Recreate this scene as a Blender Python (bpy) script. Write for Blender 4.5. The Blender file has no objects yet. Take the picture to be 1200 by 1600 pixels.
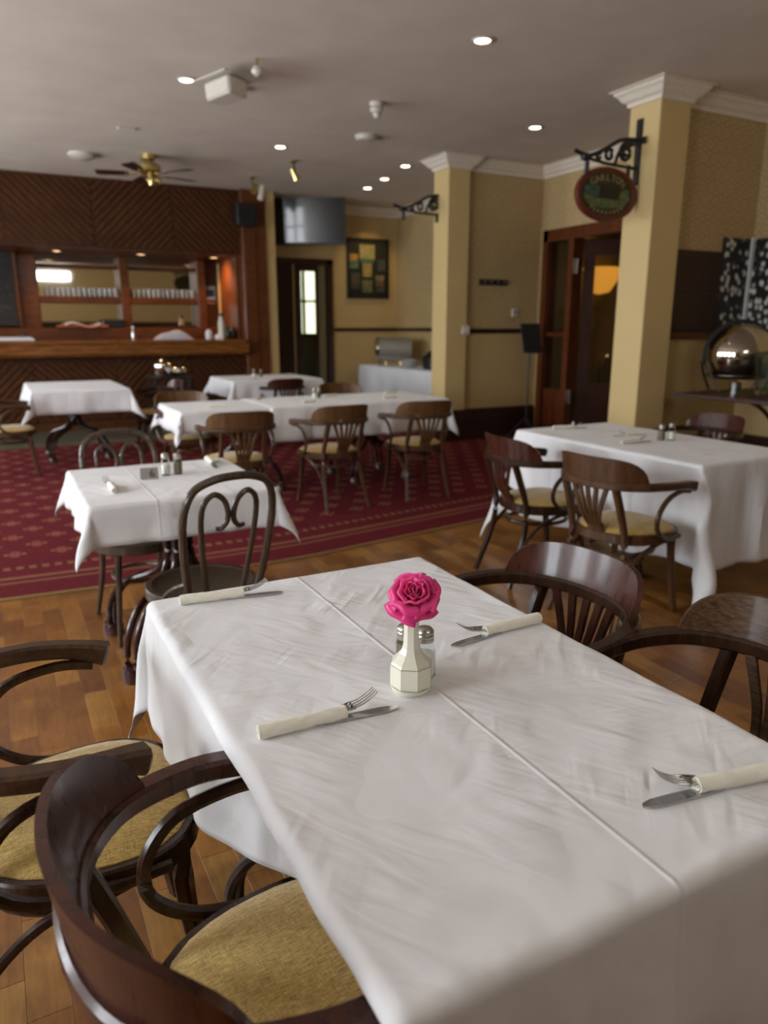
import bpy, math, random
from math import pi, sin, cos, radians, hypot, atan2, sqrt, exp
from mathutils import Vector, Matrix, noise

# ---------------------------------------------------------------- camera, sky, exposure
scn = bpy.context.scene
COL = scn.collection
cam_d = bpy.data.cameras.new('camera'); cam = bpy.data.objects.new('camera', cam_d); COL.objects.link(cam)
cam.location = (0, 0, 1.40)
cam.rotation_euler = (radians(90 - 14.2), 0, radians(-27.8))
cam_d.sensor_fit = 'VERTICAL'; cam_d.sensor_height = 36.0; cam_d.lens = 1145 / 1600 * 36
cam_d.clip_start = 0.05
cam_d.dof.use_dof = True; cam_d.dof.focus_distance = 1.42; cam_d.dof.aperture_fstop = 3.1
scn.camera = cam
w = bpy.data.worlds.new('sky'); scn.world = w; w.use_nodes = True
bg = w.node_tree.nodes['Background']; bg.inputs[0].default_value = (0.88, 0.94, 1.0, 1); bg.inputs[1].default_value = 18.5
scn.view_settings.view_transform = 'Standard'; scn.view_settings.look = 'None'
scn.view_settings.gamma = 1; scn.view_settings.exposure = 0.22; scn.view_settings.use_curve_mapping = False
scn.cycles.max_bounces = 10; scn.cycles.diffuse_bounces = 5; scn.cycles.glossy_bounces = 4
scn.cycles.transmission_bounces = 8; scn.cycles.sample_clamp_indirect = 6
random.seed(5)

CEIL = 3.30
XL, YB = -3.0, -1.7            # left window wall, wall behind the camera
WIN = [(.62, 1.75), (2.85, 3.95), (5.0, 6.1), (7.1, 8.2), (9.2, 10.3)]
for a, b in WIN:               # daylight portals in the real window openings
    ld = bpy.data.lights.new('window_portal', 'AREA'); ld.shape = 'RECTANGLE'; ld.size = 1.75; ld.size_y = b - a
    ld.cycles.is_portal = True
    lo = bpy.data.objects.new('window_portal', ld); COL.objects.link(lo)
    lo.location = (XL - 0.02, (a + b) / 2, 1.775); lo.rotation_euler = (0, radians(-90), 0)
ld = bpy.data.lights.new('window_portal', 'AREA'); ld.shape = 'RECTANGLE'; ld.size = 1.7; ld.size_y = 0.34; ld.cycles.is_portal = True
lo = bpy.data.objects.new('window_portal', ld); COL.objects.link(lo)
lo.location = (1.75, YB - 0.02, 2.95); lo.rotation_euler = (radians(90), 0, 0)
def spot(loc, power, col=(1, .72, .42), ang=100, blend=.7, rot=(0, 0, 0), r=.03):
    l = bpy.data.lights.new('lamp_light', 'SPOT'); l.energy = power; l.color = col; l.spot_size = radians(ang)
    l.spot_blend = blend; l.shadow_soft_size = r
    o = bpy.data.objects.new('lamp_light', l); COL.objects.link(o); o.location = loc; o.rotation_euler = rot
    return o

# ---------------------------------------------------------------- node materials
def mat(name):
    m = bpy.data.materials.new(name); m.use_nodes = True
    nt = m.node_tree
    return m, nt, nt.nodes['Principled BSDF'], nt.nodes, nt.links
def ramp(n, stops):
    r = n.new('ShaderNodeValToRGB'); e = r.color_ramp.elements
    while len(e) < len(stops): e.new(0.5)
    for i, (p, c) in enumerate(stops):
        e[i].position = p; e[i].color = (*c, 1) if len(c) == 3 else c
    return r
def coords(n, l, kind='Object', scale=(1, 1, 1), rot=(0, 0, 0)):
    t = n.new('ShaderNodeTexCoord'); mp = n.new('ShaderNodeMapping')
    mp.inputs['Scale'].default_value = scale; mp.inputs['Rotation'].default_value = rot
    l.new(t.outputs[kind], mp.inputs[0]); return mp.outputs[0]
def noise_t(n, l, vec, scale, detail=4, rough=.55, dist=0):
    t = n.new('ShaderNodeTexNoise'); t.inputs['Scale'].default_value = scale; t.inputs['Detail'].default_value = detail
    t.inputs['Roughness'].default_value = rough; t.inputs['Distortion'].default_value = dist
    l.new(vec, t.inputs['Vector']); return t.outputs['Fac']
def bump(n, l, h, b, strength=.3, dist=.002, prev=None):
    bp = n.new('ShaderNodeBump'); bp.inputs['Strength'].default_value = strength; bp.inputs['Distance'].default_value = dist
    l.new(h, bp.inputs['Height'])
    if prev is not None: l.new(prev, bp.inputs['Normal'])
    l.new(bp.outputs[0], b.inputs['Normal']); return bp.outputs[0]
def math_n(n, l, op, a, b=None, c=None):
    t = n.new('ShaderNodeMath'); t.operation = op
    for i, v in enumerate((a, b, c)):
        if v is None: continue
        if isinstance(v, (int, float)): t.inputs[i].default_value = v
        else: l.new(v, t.inputs[i])
    return t.outputs[0]
def mixc(n, l, f, a, b, mode='MIX'):
    t = n.new('ShaderNodeMix'); t.data_type = 'RGBA'; t.blend_type = mode
    for idx, v in ((0, f), (6, a), (7, b)):
        if isinstance(v, (int, float)): t.inputs[idx].default_value = v
        elif isinstance(v, tuple): t.inputs[idx].default_value = (*v, 1)
        else: l.new(v, t.inputs[idx])
    return t.outputs[2]
def plain(name, c, rough=.5, metal=0, nz=.06, nsc=30, coat=0, spec=.5):
    m, nt, b, n, l = mat(name)
    v = coords(n, l); f = noise_t(n, l, v, nsc)
    r = ramp(n, [(.3, tuple(max(0, x * (1 - nz)) for x in c)), (.7, tuple(min(1, x * (1 + nz)) for x in c))])
    l.new(f, r.inputs[0]); l.new(r.outputs[0], b.inputs['Base Color'])
    b.inputs['Roughness'].default_value = rough; b.inputs['Metallic'].default_value = metal
    b.inputs['Coat Weight'].default_value = coat; b.inputs['Specular IOR Level'].default_value = spec
    return m
def wood(name, dark, light, rough=.3, scale=(18, 18, 2.5), wear=None, coat=.18, grain=.25, weard=(.57, .66)):
    m, nt, b, n, l = mat(name)
    v = coords(n, l, 'Object', scale)
    f = noise_t(n, l, v, 2.2, 6, .62, .4)
    r = ramp(n, [(.28 if name[:10] != 'worn_grain' else .34, dark), (.75 if name[:10] != 'worn_grain' else .68, light)]); l.new(f, r.inputs[0]); out = r.outputs[0]
    f2 = noise_t(n, l, coords(n, l, 'Object', tuple(s * 4 for s in scale)), 5, 3, .6)
    out = mixc(n, l, math_n(n, l, 'MULTIPLY', f2, .45), out, tuple(x * .45 for x in dark))
    if wear:
        g = n.new('ShaderNodeNewGeometry'); rr = ramp(n, [(weard[0], (0, 0, 0)), (weard[1], (1, 1, 1))])
        l.new(g.outputs['Pointiness'], rr.inputs[0])
        out = mixc(n, l, math_n(n, l, 'MULTIPLY', rr.outputs[0], .75), out, wear)
    l.new(out, b.inputs['Base Color'])
    rr = ramp(n, [(.2, (rough * .8,) * 3), (.8, (min(1, rough * 1.35),) * 3)]); l.new(f, rr.inputs[0]); l.new(rr.outputs[0], b.inputs['Roughness'])
    b.inputs['Coat Weight'].default_value = coat; b.inputs['Coat Roughness'].default_value = .12; b.inputs['Specular IOR Level'].default_value = .32 if coat > 0 else .12
    bump(n, l, f2, b, grain, .0006)
    return m
def emis(name, c, s):
    m, nt, b, n, l = mat(name); b.inputs['Base Color'].default_value = (*c, 1)
    b.inputs['Emission Color'].default_value = (*c, 1); b.inputs['Emission Strength'].default_value = s
    return m
def glass(name, c=(1, 1, 1), rough=0.0, ior=1.45):
    m, nt, b, n, l = mat(name); b.inputs['Base Color'].default_value = (*c, 1); b.inputs['Transmission Weight'].default_value = 1
    b.inputs['Roughness'].default_value = rough; b.inputs['IOR'].default_value = ior
    return m

def cloth_mat(name, creases_x=(), creases_y=(), wr=1.0):
    m, nt, b, n, l = mat(name)
    b.inputs['Roughness'].default_value = .85; b.inputs['Sheen Weight'].default_value = .15
    tc = n.new('ShaderNodeTexCoord'); sep = n.new('ShaderNodeSeparateXYZ'); l.new(tc.outputs['Object'], sep.inputs[0])
    base = noise_t(n, l, tc.outputs['Object'], 6, 3)
    r = ramp(n, [(.3, (.75, .75, .77)), (.7, (.80, .80, .815))]); l.new(base, r.inputs[0]); l.new(r.outputs[0], b.inputs['Base Color'])
    h = None
    for k, (rot, sc_, amt, lo_, hi_) in enumerate((((.55), (34, 7, 10), .0078, .46, .64), ((-.75), (28, 6, 10), .0084, .47, .65), ((1.45), (40, 9, 10), .0052, .48, .66), ((.1), (5, 2.2, 3), .010, .0, .3))):
        mp = n.new('ShaderNodeMapping'); mp.vector_type = 'TEXTURE'; mp.inputs['Rotation'].default_value = (0, 0, rot); mp.inputs['Location'].default_value = (3.1 * k, 1.7 * k, 0); mp.inputs['Scale'].default_value = tuple(1 / q for q in sc_); l.new(tc.outputs['Object'], mp.inputs[0])
        nn = noise_t(n, l, mp.outputs[0], 1.0, 1.5, .5, .5)
        mp_ = n.new('ShaderNodeMapping'); mp_.inputs['Location'].default_value = (5.3 * k + 1, 2.9 * k, 0); l.new(tc.outputs['Object'], mp_.inputs[0])
        pt = ramp(n, [(lo_, (0, 0, 0)), (hi_, (1, 1, 1))]); l.new(noise_t(n, l, mp_.outputs[0], 4.0, 2), pt.inputs[0])
        term = math_n(n, l, 'MULTIPLY', math_n(n, l, 'MULTIPLY', nn, pt.outputs[0]), amt * wr)
        h = term if h is None else math_n(n, l, 'ADD', h, term)
    for ax, lst in ((0, creases_x), (1, creases_y)):
        for c, sg in lst:
            d = math_n(n, l, 'DIVIDE', math_n(n, l, 'ABSOLUTE', math_n(n, l, 'SUBTRACT', sep.outputs[ax], c)), .006)
            g = math_n(n, l, 'SUBTRACT', 1.0, math_n(n, l, 'MINIMUM', d, 1.0))
            h = math_n(n, l, 'ADD', h, math_n(n, l, 'MULTIPLY', g, (.0017 * sg)))
    weave = noise_t(n, l, tc.outputs['Object'], 420, 2, .6)
    b1 = n.new('ShaderNodeBump'); b1.inputs['Strength'].default_value = .9; b1.inputs['Distance'].default_value = 1.0
    l.new(h, b1.inputs['Height'])
    bump(n, l, weave, b, .25, .0006, b1.outputs[0])
    return m

M = {}
M['dark_wood'] = wood('dark_chair_wood', (.018, .009, .006), (.065, .027, .013), .22, wear=(.16, .08, .04))
M['red_wood'] = wood('mahogany_chair_wood', (.030, .009, .006), (.10, .027, .014), .27, wear=(.34, .18, .09), coat=.22, weard=(.56, .64))
M['brown_wood'] = wood('brown_chair_wood', (.045, .020, .009), (.14, .062, .024), .34, wear=(.25, .14, .07))
M['gold_wood'] = wood('golden_chair_wood', (.085, .038, .014), (.20, .095, .034), .34, wear=(.3, .18, .09))
M['worn_wood'] = wood('worn_grained_chair_wood', (.030, .015, .007), (.16, .082, .032), .34, (2, 40, 75), wear=(.30, .17, .08), coat=.08, grain=.9, weard=(.62, .72))
M['arm_wood'] = wood('worn_arm_wood', (.035, .018, .010), (.14, .068, .030), .42, (10, 30, 30), wear=(.30, .17, .09), coat=.1, grain=.6)
M['cafe_wood'] = wood('cafe_chair_wood', (.035, .023, .016), (.13, .085, .052), .34, wear=(.28, .21, .14))
M['maroon_wood'] = wood('maroon_table_base_wood', (.022, .008, .007), (.075, .020, .016), .25, wear=(.16, .06, .045))
M['bar_wood'] = wood('bar_mahogany', (.085, .024, .007), (.20, .062, .016), .32, (3, 3, 14), coat=.05)
M['bar_counter'] = wood('bar_counter_wood', (.15, .048, .010), (.34, .125, .026), .25, (1.5, 14, 14))
M['board_wood'] = wood('diagonal_board_wood', (.070, .024, .009), (.135, .048, .015), .5, (3, 3, 3), coat=0)
M['door_wood'] = wood('door_mahogany', (.06, .014, .005), (.20, .052, .012), .3, (20, 20, 1.5))
M['dark_door'] = wood('dark_door_wood', (.03, .010, .006), (.065, .022, .012), .35, (20, 20, 1.5))
M['skirt_wood'] = wood('skirting_wood', (.028, .010, .006), (.055, .018, .010), .35, (2, 2, 20))
M['panel_wood'] = wood('noticeboard_wood', (.028, .011, .006), (.05, .019, .010), .45, (2, 20, 20))
M['white_plaster'] = plain('white_cornice_plaster', (.74, .66, .55), .7)
M['white_plastic'] = plain('white_plastic', (.62, .58, .50), .45)
M['black_iron'] = plain('black_painted_iron', (.009, .008, .008), .4)
M['black_plastic'] = plain('black_plastic', (.012, .012, .013), .35)
M['brass'] = plain('polished_brass', (.62, .48, .20), .25, 1)
M['steel'] = plain('stainless_steel', (.50, .50, .50), .22, 1, nz=.1, nsc=60)
M['chrome'] = plain('chrome', (.72, .70, .66), .06, 1, nz=.02)
M['cap_steel'] = plain('shaker_cap_steel', (.50, .48, .44), .3, 1)
M['napkin'] = plain('cream_paper_napkin', (.86, .83, .72), .85, 0, .04, 60)
M['vase'] = plain('cream_glazed_ceramic', (.76, .75, .62), .22, 0, .03, 12, coat=.2)
M['grey_line'] = plain('grey_glaze_band', (.36, .36, .28), .3)
M['salt'] = plain('salt_grains', (.86, .85, .78), .9, 0, .08, 900)
M['pepper'] = plain('ground_pepper', (.20, .16, .11), .9, 0, .6, 700)
M['stem'] = plain('rose_stem_green', (.20, .36, .06), .5)
M['sepal'] = plain('pale_green_sepal', (.46, .52, .28), .6)
M['mirror'] = plain('bar_mirror', (.70, .68, .62), .03, 1, .01)
M['glass'] = glass('clear_glass')
def thin_glass(name, tint=(1, 1, 1)):
    m, nt, b, n, l = mat(name); tr = n.new('ShaderNodeBsdfTransparent'); tr.inputs[0].default_value = (*tint, 1); gl = n.new('ShaderNodeBsdfGlossy'); gl.inputs['Roughness'].default_value = .03
    lw = n.new('ShaderNodeLayerWeight'); lw.inputs['Blend'].default_value = .12; mx = n.new('ShaderNodeMixShader'); l.new(lw.outputs['Fresnel'], mx.inputs[0]); l.new(tr.outputs[0], mx.inputs[1]); l.new(gl.outputs[0], mx.inputs[2])
    l.new(mx.outputs[0], n['Material Output'].inputs[0]); return m
M['thin_glass'] = thin_glass('thin_clear_glass', (.93, .95, .94))
M['greyglass'] = glass('grey_green_glass', (.62, .68, .64), .12)
m, nt, b, n, l = mat('tumbler_glass'); b.inputs['Base Color'].default_value = (.85, .85, .82, 1); b.inputs['Transmission Weight'].default_value = .55; b.inputs['Roughness'].default_value = .12; M['tumbler_glass'] = m
M['bulb'] = emis('downlight_bulb', (1, .86, .62), 14)
M['warmglow'] = emis('amber_lamp_glow', (1, .45, .07), .55)
M['pane'] = None
M['screen'] = plain('television_screen', (.012, .013, .013), .17, 0, .02, 3, coat=.3)
M['blackboard'] = None
M['cream_wall'] = plain('cream_painted_wall', (.53, .375, .16), .75, 0, .03, 3)
M['cream_column'] = plain('cream_painted_column', (.64, .475, .215), .6, 0, .025, 2)
M['white_paper'] = plain('white_paper', (.72, .72, .74), .8)
M['orange_cloth'] = plain('rust_folded_cloth', (.42, .10, .04), .8)
M['greenline'] = plain('green_grey_floor_tiles', (.085, .085, .055), .5, 0, .25, 8)
M['tan'] = plain('tan_leather', (.22, .10, .035), .5)
M['greyboard'] = plain('grey_steel_sheet', (.13, .125, .12), .35, .6)

# ceiling: lightly textured paint
m, nt, b, n, l = mat('ceiling_paint'); M['ceiling'] = m
v = coords(n, l); f = noise_t(n, l, v, 2.5, 4); r = ramp(n, [(.3, (.62, .545, .46)), (.7, (.69, .61, .52))]); l.new(f, r.inputs[0]); l.new(r.outputs[0], b.inputs['Base Color'])
b.inputs['Roughness'].default_value = .9; bump(n, l, noise_t(n, l, v, 45, 3), b, .35, .004)

# wallpaper: hexagonal ring print on cream
def wallpaper(name, axis):
    m, nt, b, n, l = mat(name)
    tc = n.new('ShaderNodeTexCoord'); sep = n.new('ShaderNodeSeparateXYZ'); l.new(tc.outputs['Object'], sep.inputs[0])
    u, z = sep.outputs[axis], sep.outputs[2]
    def ring(ou, oz, pu, pz, rad):
        fu = math_n(n, l, 'SUBTRACT', math_n(n, l, 'FLOORED_MODULO', math_n(n, l, 'ADD', u, ou), pu), pu / 2)
        fz = math_n(n, l, 'SUBTRACT', math_n(n, l, 'FLOORED_MODULO', math_n(n, l, 'ADD', z, oz), pz), pz / 2)
        d = math_n(n, l, 'SQRT', math_n(n, l, 'ADD', math_n(n, l, 'MULTIPLY', fu, fu), math_n(n, l, 'MULTIPLY', fz, fz)))
        e = math_n(n, l, 'ABSOLUTE', math_n(n, l, 'SUBTRACT', d, rad))
        a = math_n(n, l, 'LESS_THAN', e, .007)
        return math_n(n, l, 'MAXIMUM', a, math_n(n, l, 'LESS_THAN', d, .012))
    pu, pz = .13, .225
    g = math_n(n, l, 'MAXIMUM', ring(0, 0, pu, pz, .05), ring(pu / 2, pz / 2, pu, pz, .05))
    nf = noise_t(n, l, tc.outputs['Object'], 3, 3)
    r = ramp(n, [(.3, (.46, .335, .16)), (.7, (.51, .375, .185))]); l.new(nf, r.inputs[0])
    c = mixc(n, l, math_n(n, l, 'MULTIPLY', g, .8), r.outputs[0], (.35, .24, .105))
    l.new(c, b.inputs['Base Color']); b.inputs['Roughness'].default_value = .6
    return m
M['paper_x'] = wallpaper('ring_wallpaper_across', 0)
M['paper_y'] = wallpaper('ring_wallpaper_along', 1)

# parquet blocks
m, nt, b, n, l = mat('parquet_oak'); M['parquet'] = m
oi = n.new('ShaderNodeObjectInfo'); g = n.new('ShaderNodeNewGeometry')
rnd = math_n(n, l, 'FRACT', math_n(n, l, 'ADD', math_n(n, l, 'MULTIPLY', oi.outputs['Random'], 7.13), g.outputs['Random Per Island']))
r = ramp(n, [(0, (.24, .088, .018)), (.45, (.36, .145, .027)), (.8, (.42, .185, .036)), (1, (.45, .235, .056))]); l.new(rnd, r.inputs[0])
v = coords(n, l, 'Object', (26, 4, 4)); gp = n.new('ShaderNodeNewGeometry')
mp = n.new('ShaderNodeMapping'); mp.inputs['Scale'].default_value = (26, 4, 4); l.new(gp.outputs['Position'], mp.inputs[0])
gr = noise_t(n, l, mp.outputs[0], 1.6, 6, .65, .6)
st = noise_t(n, l, gp.outputs['Position'], 3.0, 5, .6)
r2 = ramp(n, [(.3, (.45, .40, .36)), (.7, (1, 1, 1))]); l.new(gr, r2.inputs[0])
c = mixc(n, l, .75, r.outputs[0], r2.outputs[0], 'MULTIPLY')
r3 = ramp(n, [(.36, (.55, .48, .42)), (.62, (1, 1, 1))]); l.new(st, r3.inputs[0])
c = mixc(n, l, .8, c, r3.outputs[0], 'MULTIPLY'); l.new(c, b.inputs['Base Color'])
b.inputs['Roughness'].default_value = .34; b.inputs['Coat Weight'].default_value = .15; bump(n, l, gr, b, .25, .0006)

# seat fabric: mustard ribbed weave
m, nt, b, n, l = mat('mustard_ribbed_fabric'); M['fabric'] = m
v = coords(n, l, 'Object', (1, 1, 1)); sv = coords(n, l, 'Object', (430, 48, 48)); f = noise_t(n, l, sv, 1, 4, .7)
sv2 = coords(n, l, 'Object', (60, 480, 60)); f2 = noise_t(n, l, sv2, 1, 3, .6)
ff = math_n(n, l, 'ADD', math_n(n, l, 'MULTIPLY', f, .7), math_n(n, l, 'MULTIPLY', f2, .3))
r = ramp(n, [(.36, (.22, .125, .022)), (.5, (.47, .30, .068)), (.64, (.68, .47, .15))]); l.new(ff, r.inputs[0]); l.new(r.outputs[0], b.inputs['Base Color'])
b.inputs['Roughness'].default_value = .8; b.inputs['Sheen Weight'].default_value = .3; bump(n, l, ff, b, .6, .0015)

# rose petals
m, nt, b, n, l = mat('pink_rose_petal'); M['petal'] = m
v = coords(n, l); f = noise_t(n, l, v, 40, 4, .6)
r = ramp(n, [(.3, (.62, .012, .14)), (.7, (.86, .035, .26))]); l.new(f, r.inputs[0]); l.new(r.outputs[0], b.inputs['Base Color'])
b.inputs['Roughness'].default_value = .45; b.inputs['Subsurface Weight'].default_value = .25; b.inputs['Subsurface Radius'].default_value = (.01, .002, .004); b.inputs['Subsurface Scale'].default_value = .6; b.inputs['Sheen Weight'].default_value = .7; b.inputs['Sheen Tint'].default_value = (1, .35, .55, 1)

# carpet: dark red with gold motif lattice and a corded border along its front edge (coordinates along / from the edge come as UV)
m, nt, b, n, l = mat('red_carpet'); M['carpet'] = m
tc = n.new('ShaderNodeTexCoord'); sep = n.new('ShaderNodeSeparateXYZ'); l.new(tc.outputs['UV'], sep.inputs[0]); u, v = sep.outputs[0], sep.outputs[1]
def motif(ou, ov, pu, pv):
    fu = math_n(n, l, 'SUBTRACT', math_n(n, l, 'FLOORED_MODULO', math_n(n, l, 'ADD', u, ou), pu), pu / 2)
    fv = math_n(n, l, 'SUBTRACT', math_n(n, l, 'FLOORED_MODULO', math_n(n, l, 'ADD', v, ov), pv), pv / 2)
    an = math_n(n, l, 'ARCTAN2', fv, fu)
    d = math_n(n, l, 'SQRT', math_n(n, l, 'ADD', math_n(n, l, 'MULTIPLY', fu, fu), math_n(n, l, 'MULTIPLY', fv, fv)))
    lob = math_n(n, l, 'MULTIPLY', math_n(n, l, 'COSINE', math_n(n, l, 'MULTIPLY', an, 4)), .012)
    e = math_n(n, l, 'ABSOLUTE', math_n(n, l, 'SUBTRACT', math_n(n, l, 'SUBTRACT', d, lob), .045))
    return math_n(n, l, 'MAXIMUM', math_n(n, l, 'LESS_THAN', e, .009), math_n(n, l, 'LESS_THAN', d, .02))
pu, pv = .27, .42
mo = math_n(n, l, 'MAXIMUM', motif(0, 0, pu, pv), motif(pu / 2, pv / 2, pu, pv))
mo = math_n(n, l, 'MULTIPLY', mo, math_n(n, l, 'GREATER_THAN', v, .75))
def line(c, wd): return math_n(n, l, 'LESS_THAN', math_n(n, l, 'ABSOLUTE', math_n(n, l, 'SUBTRACT', v, c)), wd)
wav = math_n(n, l, 'MULTIPLY', line(.53, .03), math_n(n, l, 'GREATER_THAN', math_n(n, l, 'SINE', math_n(n, l, 'MULTIPLY', u, 90)), -.2))
ln = math_n(n, l, 'MAXIMUM', math_n(n, l, 'MAXIMUM', line(.25, .014), line(.34, .022)), wav)
nf = noise_t(n, l, tc.outputs['Object'], 60, 4); big = noise_t(n, l, tc.outputs['Object'], 1.5, 3)
r = ramp(n, [(.3, (.085, .009, .013)), (.7, (.145, .017, .022))]); l.new(nf, r.inputs[0])
c = mixc(n, l, math_n(n, l, 'MULTIPLY', mo, .75), r.outputs[0], (.30, .13, .075))
c = mixc(n, l, math_n(n, l, 'MULTIPLY', ln, .7), c, (.24, .12, .06))
l.new(c, b.inputs['Base Color']); b.inputs['Roughness'].default_value = 1; b.inputs['Specular IOR Level'].default_value = .1; bump(n, l, nf, b, .6, .004)

# blackboard with rubbed chalk
m, nt, b, n, l = mat('chalked_blackboard'); M['blackboard'] = m
v = coords(n, l, 'Object', (1, 1, 2.2)); f = noise_t(n, l, v, 9, 5, .7, 1.5); r = ramp(n, [(.54, (.012, .011, .011)), (.70, (.075, .07, .065))]); l.new(f, r.inputs[0]); l.new(r.outputs[0], b.inputs['Base Color']); b.inputs['Roughness'].default_value = .6

# black and white crowd collage print
m, nt, b, n, l = mat('black_and_white_collage_print'); M['collage'] = m
v = coords(n, l, 'Object', (1, 1, .8)); vo = n.new('ShaderNodeTexVoronoi'); vo.inputs['Scale'].default_value = 17; l.new(v, vo.inputs['Vector'])
no = noise_t(n, l, v, 26, 5, .7); rr = ramp(n, [(.10, (.9, .9, .9)), (.50, (0, 0, 0))]); l.new(vo.outputs['Distance'], rr.inputs[0])
h = math_n(n, l, 'ADD', math_n(n, l, 'MULTIPLY', rr.outputs[0], .6), math_n(n, l, 'MULTIPLY', no, .5))
r = ramp(n, [(.28, (.012, .011, .010)), (.40, (.17, .16, .14)), (.54, (.66, .64, .58))]); l.new(h, r.inputs[0]); l.new(r.outputs[0], b.inputs['Base Color']); b.inputs['Roughness'].default_value = .3

# ---------------------------------------------------------------- mesh helpers
class MB:
    def __init__(s): s.v = []; s.f = []
    def add(s, vs, fs):
        k = len(s.v); s.v += [tuple(p) for p in vs]; s.f += [tuple(i + k for i in f) for f in fs]; return s
    def box(s, c, d, R=None, ch=0.0):
        hx, hy, hz = d[0] / 2, d[1] / 2, d[2] / 2
        if ch <= 0:
            vs = [Vector((x, y, z)) for x in (-hx, hx) for y in (-hy, hy) for z in (-hz, hz)]
            fs = [(0, 1, 3, 2), (4, 6, 7, 5), (0, 4, 5, 1), (2, 3, 7, 6), (0, 2, 6, 4), (1, 5, 7, 3)]
        else:
            ch = min(ch, hx * .9, hy * .9, hz * .9); vs = []; idx = {}
            for x in (-1, 1):
                for y in (-1, 1):
                    for z in (-1, 1):
                        for a in range(3):
                            p = [x * (hx - ch), y * (hy - ch), z * (hz - ch)]; p[a] = (x * hx, y * hy, z * hz)[a]
                            idx[(x, y, z, a)] = len(vs); vs.append(Vector(p))
            fs = []
            def cyc(a, sg):
                b_, c_ = (a + 1) % 3, (a + 2) % 3; q = []
                for s1, s2 in ((-1, -1), (1, -1), (1, 1), (-1, 1)):
                    k = [0, 0, 0]; k[a] = sg; k[b_] = s1; k[c_] = s2; q.append(idx[(*k, a)])
                return q if sg > 0 else q[::-1]
            for a in range(3):
                for sg in (-1, 1): fs.append(tuple(cyc(a, sg)))
            for a in range(3):
                b_, c_ = (a + 1) % 3, (a + 2) % 3
                for s1 in (-1, 1):
                    for s2 in (-1, 1):
                        k0 = [0, 0, 0]; k0[a] = -1; k0[b_] = s1; k0[c_] = s2; k1 = list(k0); k1[a] = 1
                        q = (idx[(*k0, b_)], idx[(*k1, b_)], idx[(*k1, c_)], idx[(*k0, c_)])
                        fs.append(q if s1 * s2 > 0 else q[::-1])
            for x in (-1, 1):
                for y in (-1, 1):
                    for z in (-1, 1):
                        q = (idx[(x, y, z, 0)], idx[(x, y, z, 1)], idx[(x, y, z, 2)])
                        fs.append(q if x * y * z > 0 else q[::-1])
        c = Vector(c)
        if R is not None: vs = [R @ p for p in vs]
        return s.add([p + c for p in vs], fs)
    def span(s, x0, x1, y0, y1, z0, z1, ch=0.0):
        return s.box(((x0 + x1) / 2, (y0 + y1) / 2, (z0 + z1) / 2), (abs(x1 - x0), abs(y1 - y0), abs(z1 - z0)), None, ch)
    def lathe(s, prof, seg=24, c=(0, 0, 0), R=None, rot=0, sx=1, sy=1):
        vs = []; fs = []; n_ = len(prof)
        for r, z in prof:
            for k in range(seg):
                a = 2 * pi * k / seg + rot; p = Vector((r * cos(a) * sx, r * sin(a) * sy, z))
                if R is not None: p = R @ p
                vs.append(p + Vector(c))
        for i in range(n_ - 1):
            for k in range(seg):
                k2 = (k + 1) % seg; fs.append((i * seg + k, i * seg + k2, (i + 1) * seg + k2, (i + 1) * seg + k))
        if prof[0][0] > 1e-5: fs.append(tuple(range(seg))[::-1])
        if prof[-1][0] > 1e-5: fs.append(tuple((n_ - 1) * seg + k for k in range(seg)))
        return s.add(vs, fs)
    def sweep(s, pts, size, up=(0, 0, 1), closed=False, n=8, cap=True):
        """size(i/n) -> (w,h) rectangle with chamfer when n==8r, or radius -> round tube"""
        P = [Vector(p) for p in pts]; N = len(P); up = Vector(up); vs = []; fs = []; sec = None
        for i, p in enumerate(P):
            if closed: t = P[(i + 1) % N] - P[i - 1]
            else: t = P[min(i + 1, N - 1)] - P[max(i - 1, 0)]
            t.normalize()
            u_ = up if not callable(up) else up(i)
            sd = t.cross(u_)
            if sd.length < .05: sd = t.cross(Vector((0, 1, 0)) if abs(t.y) < .9 else Vector((1, 0, 0)))
            sd.normalize(); uu = sd.cross(t); uu.normalize()
            sz = size(i / (N - 1)) if callable(size) else size
            if isinstance(sz, tuple):
                w_, h_ = sz[0] / 2, sz[1] / 2; c_ = min(w_, h_) * .35
                sec = [(w_, h_ - c_), (w_ - c_, h_), (-w_ + c_, h_), (-w_, h_ - c_), (-w_, -h_ + c_), (-w_ + c_, -h_), (w_ - c_, -h_), (w_, -h_ + c_)]
            else:
                sec = [(sz * cos(2 * pi * k / n), sz * sin(2 * pi * k / n)) for k in range(n)]
            for a, b_ in sec: vs.append(p + sd * a + uu * b_)
        m_ = len(sec)
        for i in range(N if closed else N - 1):
            j = (i + 1) % N
            for k in range(m_):
                k2 = (k + 1) % m_; fs.append((i * m_ + k, i * m_ + k2, j * m_ + k2, j * m_ + k))
        if not closed and cap:
            fs.append(tuple(range(m_))[::-1]); fs.append(tuple((N - 1) * m_ + k for k in range(m_)))
        return s.add(vs, fs)
    def grid(s, fn, nu, nv, closed_u=False):
        vs = [fn(i / nu, j / nv) for j in range(nv + 1) for i in range(nu + (0 if closed_u else 1))]
        W = nu + (0 if closed_u else 1); fs = []
        for j in range(nv):
            for i in range(nu):
                i2 = (i + 1) % W; fs.append((j * W + i, j * W + i2, (j + 1) * W + i2, (j + 1) * W + i))
        return s.add(vs, fs)
    def mesh(s, name, smooth=True):
        me = bpy.data.meshes.new(name); me.from_pydata(s.v, [], s.f)
        if smooth:
            me.shade_smooth()
            try: me.set_sharp_from_angle(angle=radians(38))
            except Exception: pass
        me.update(); return me

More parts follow.
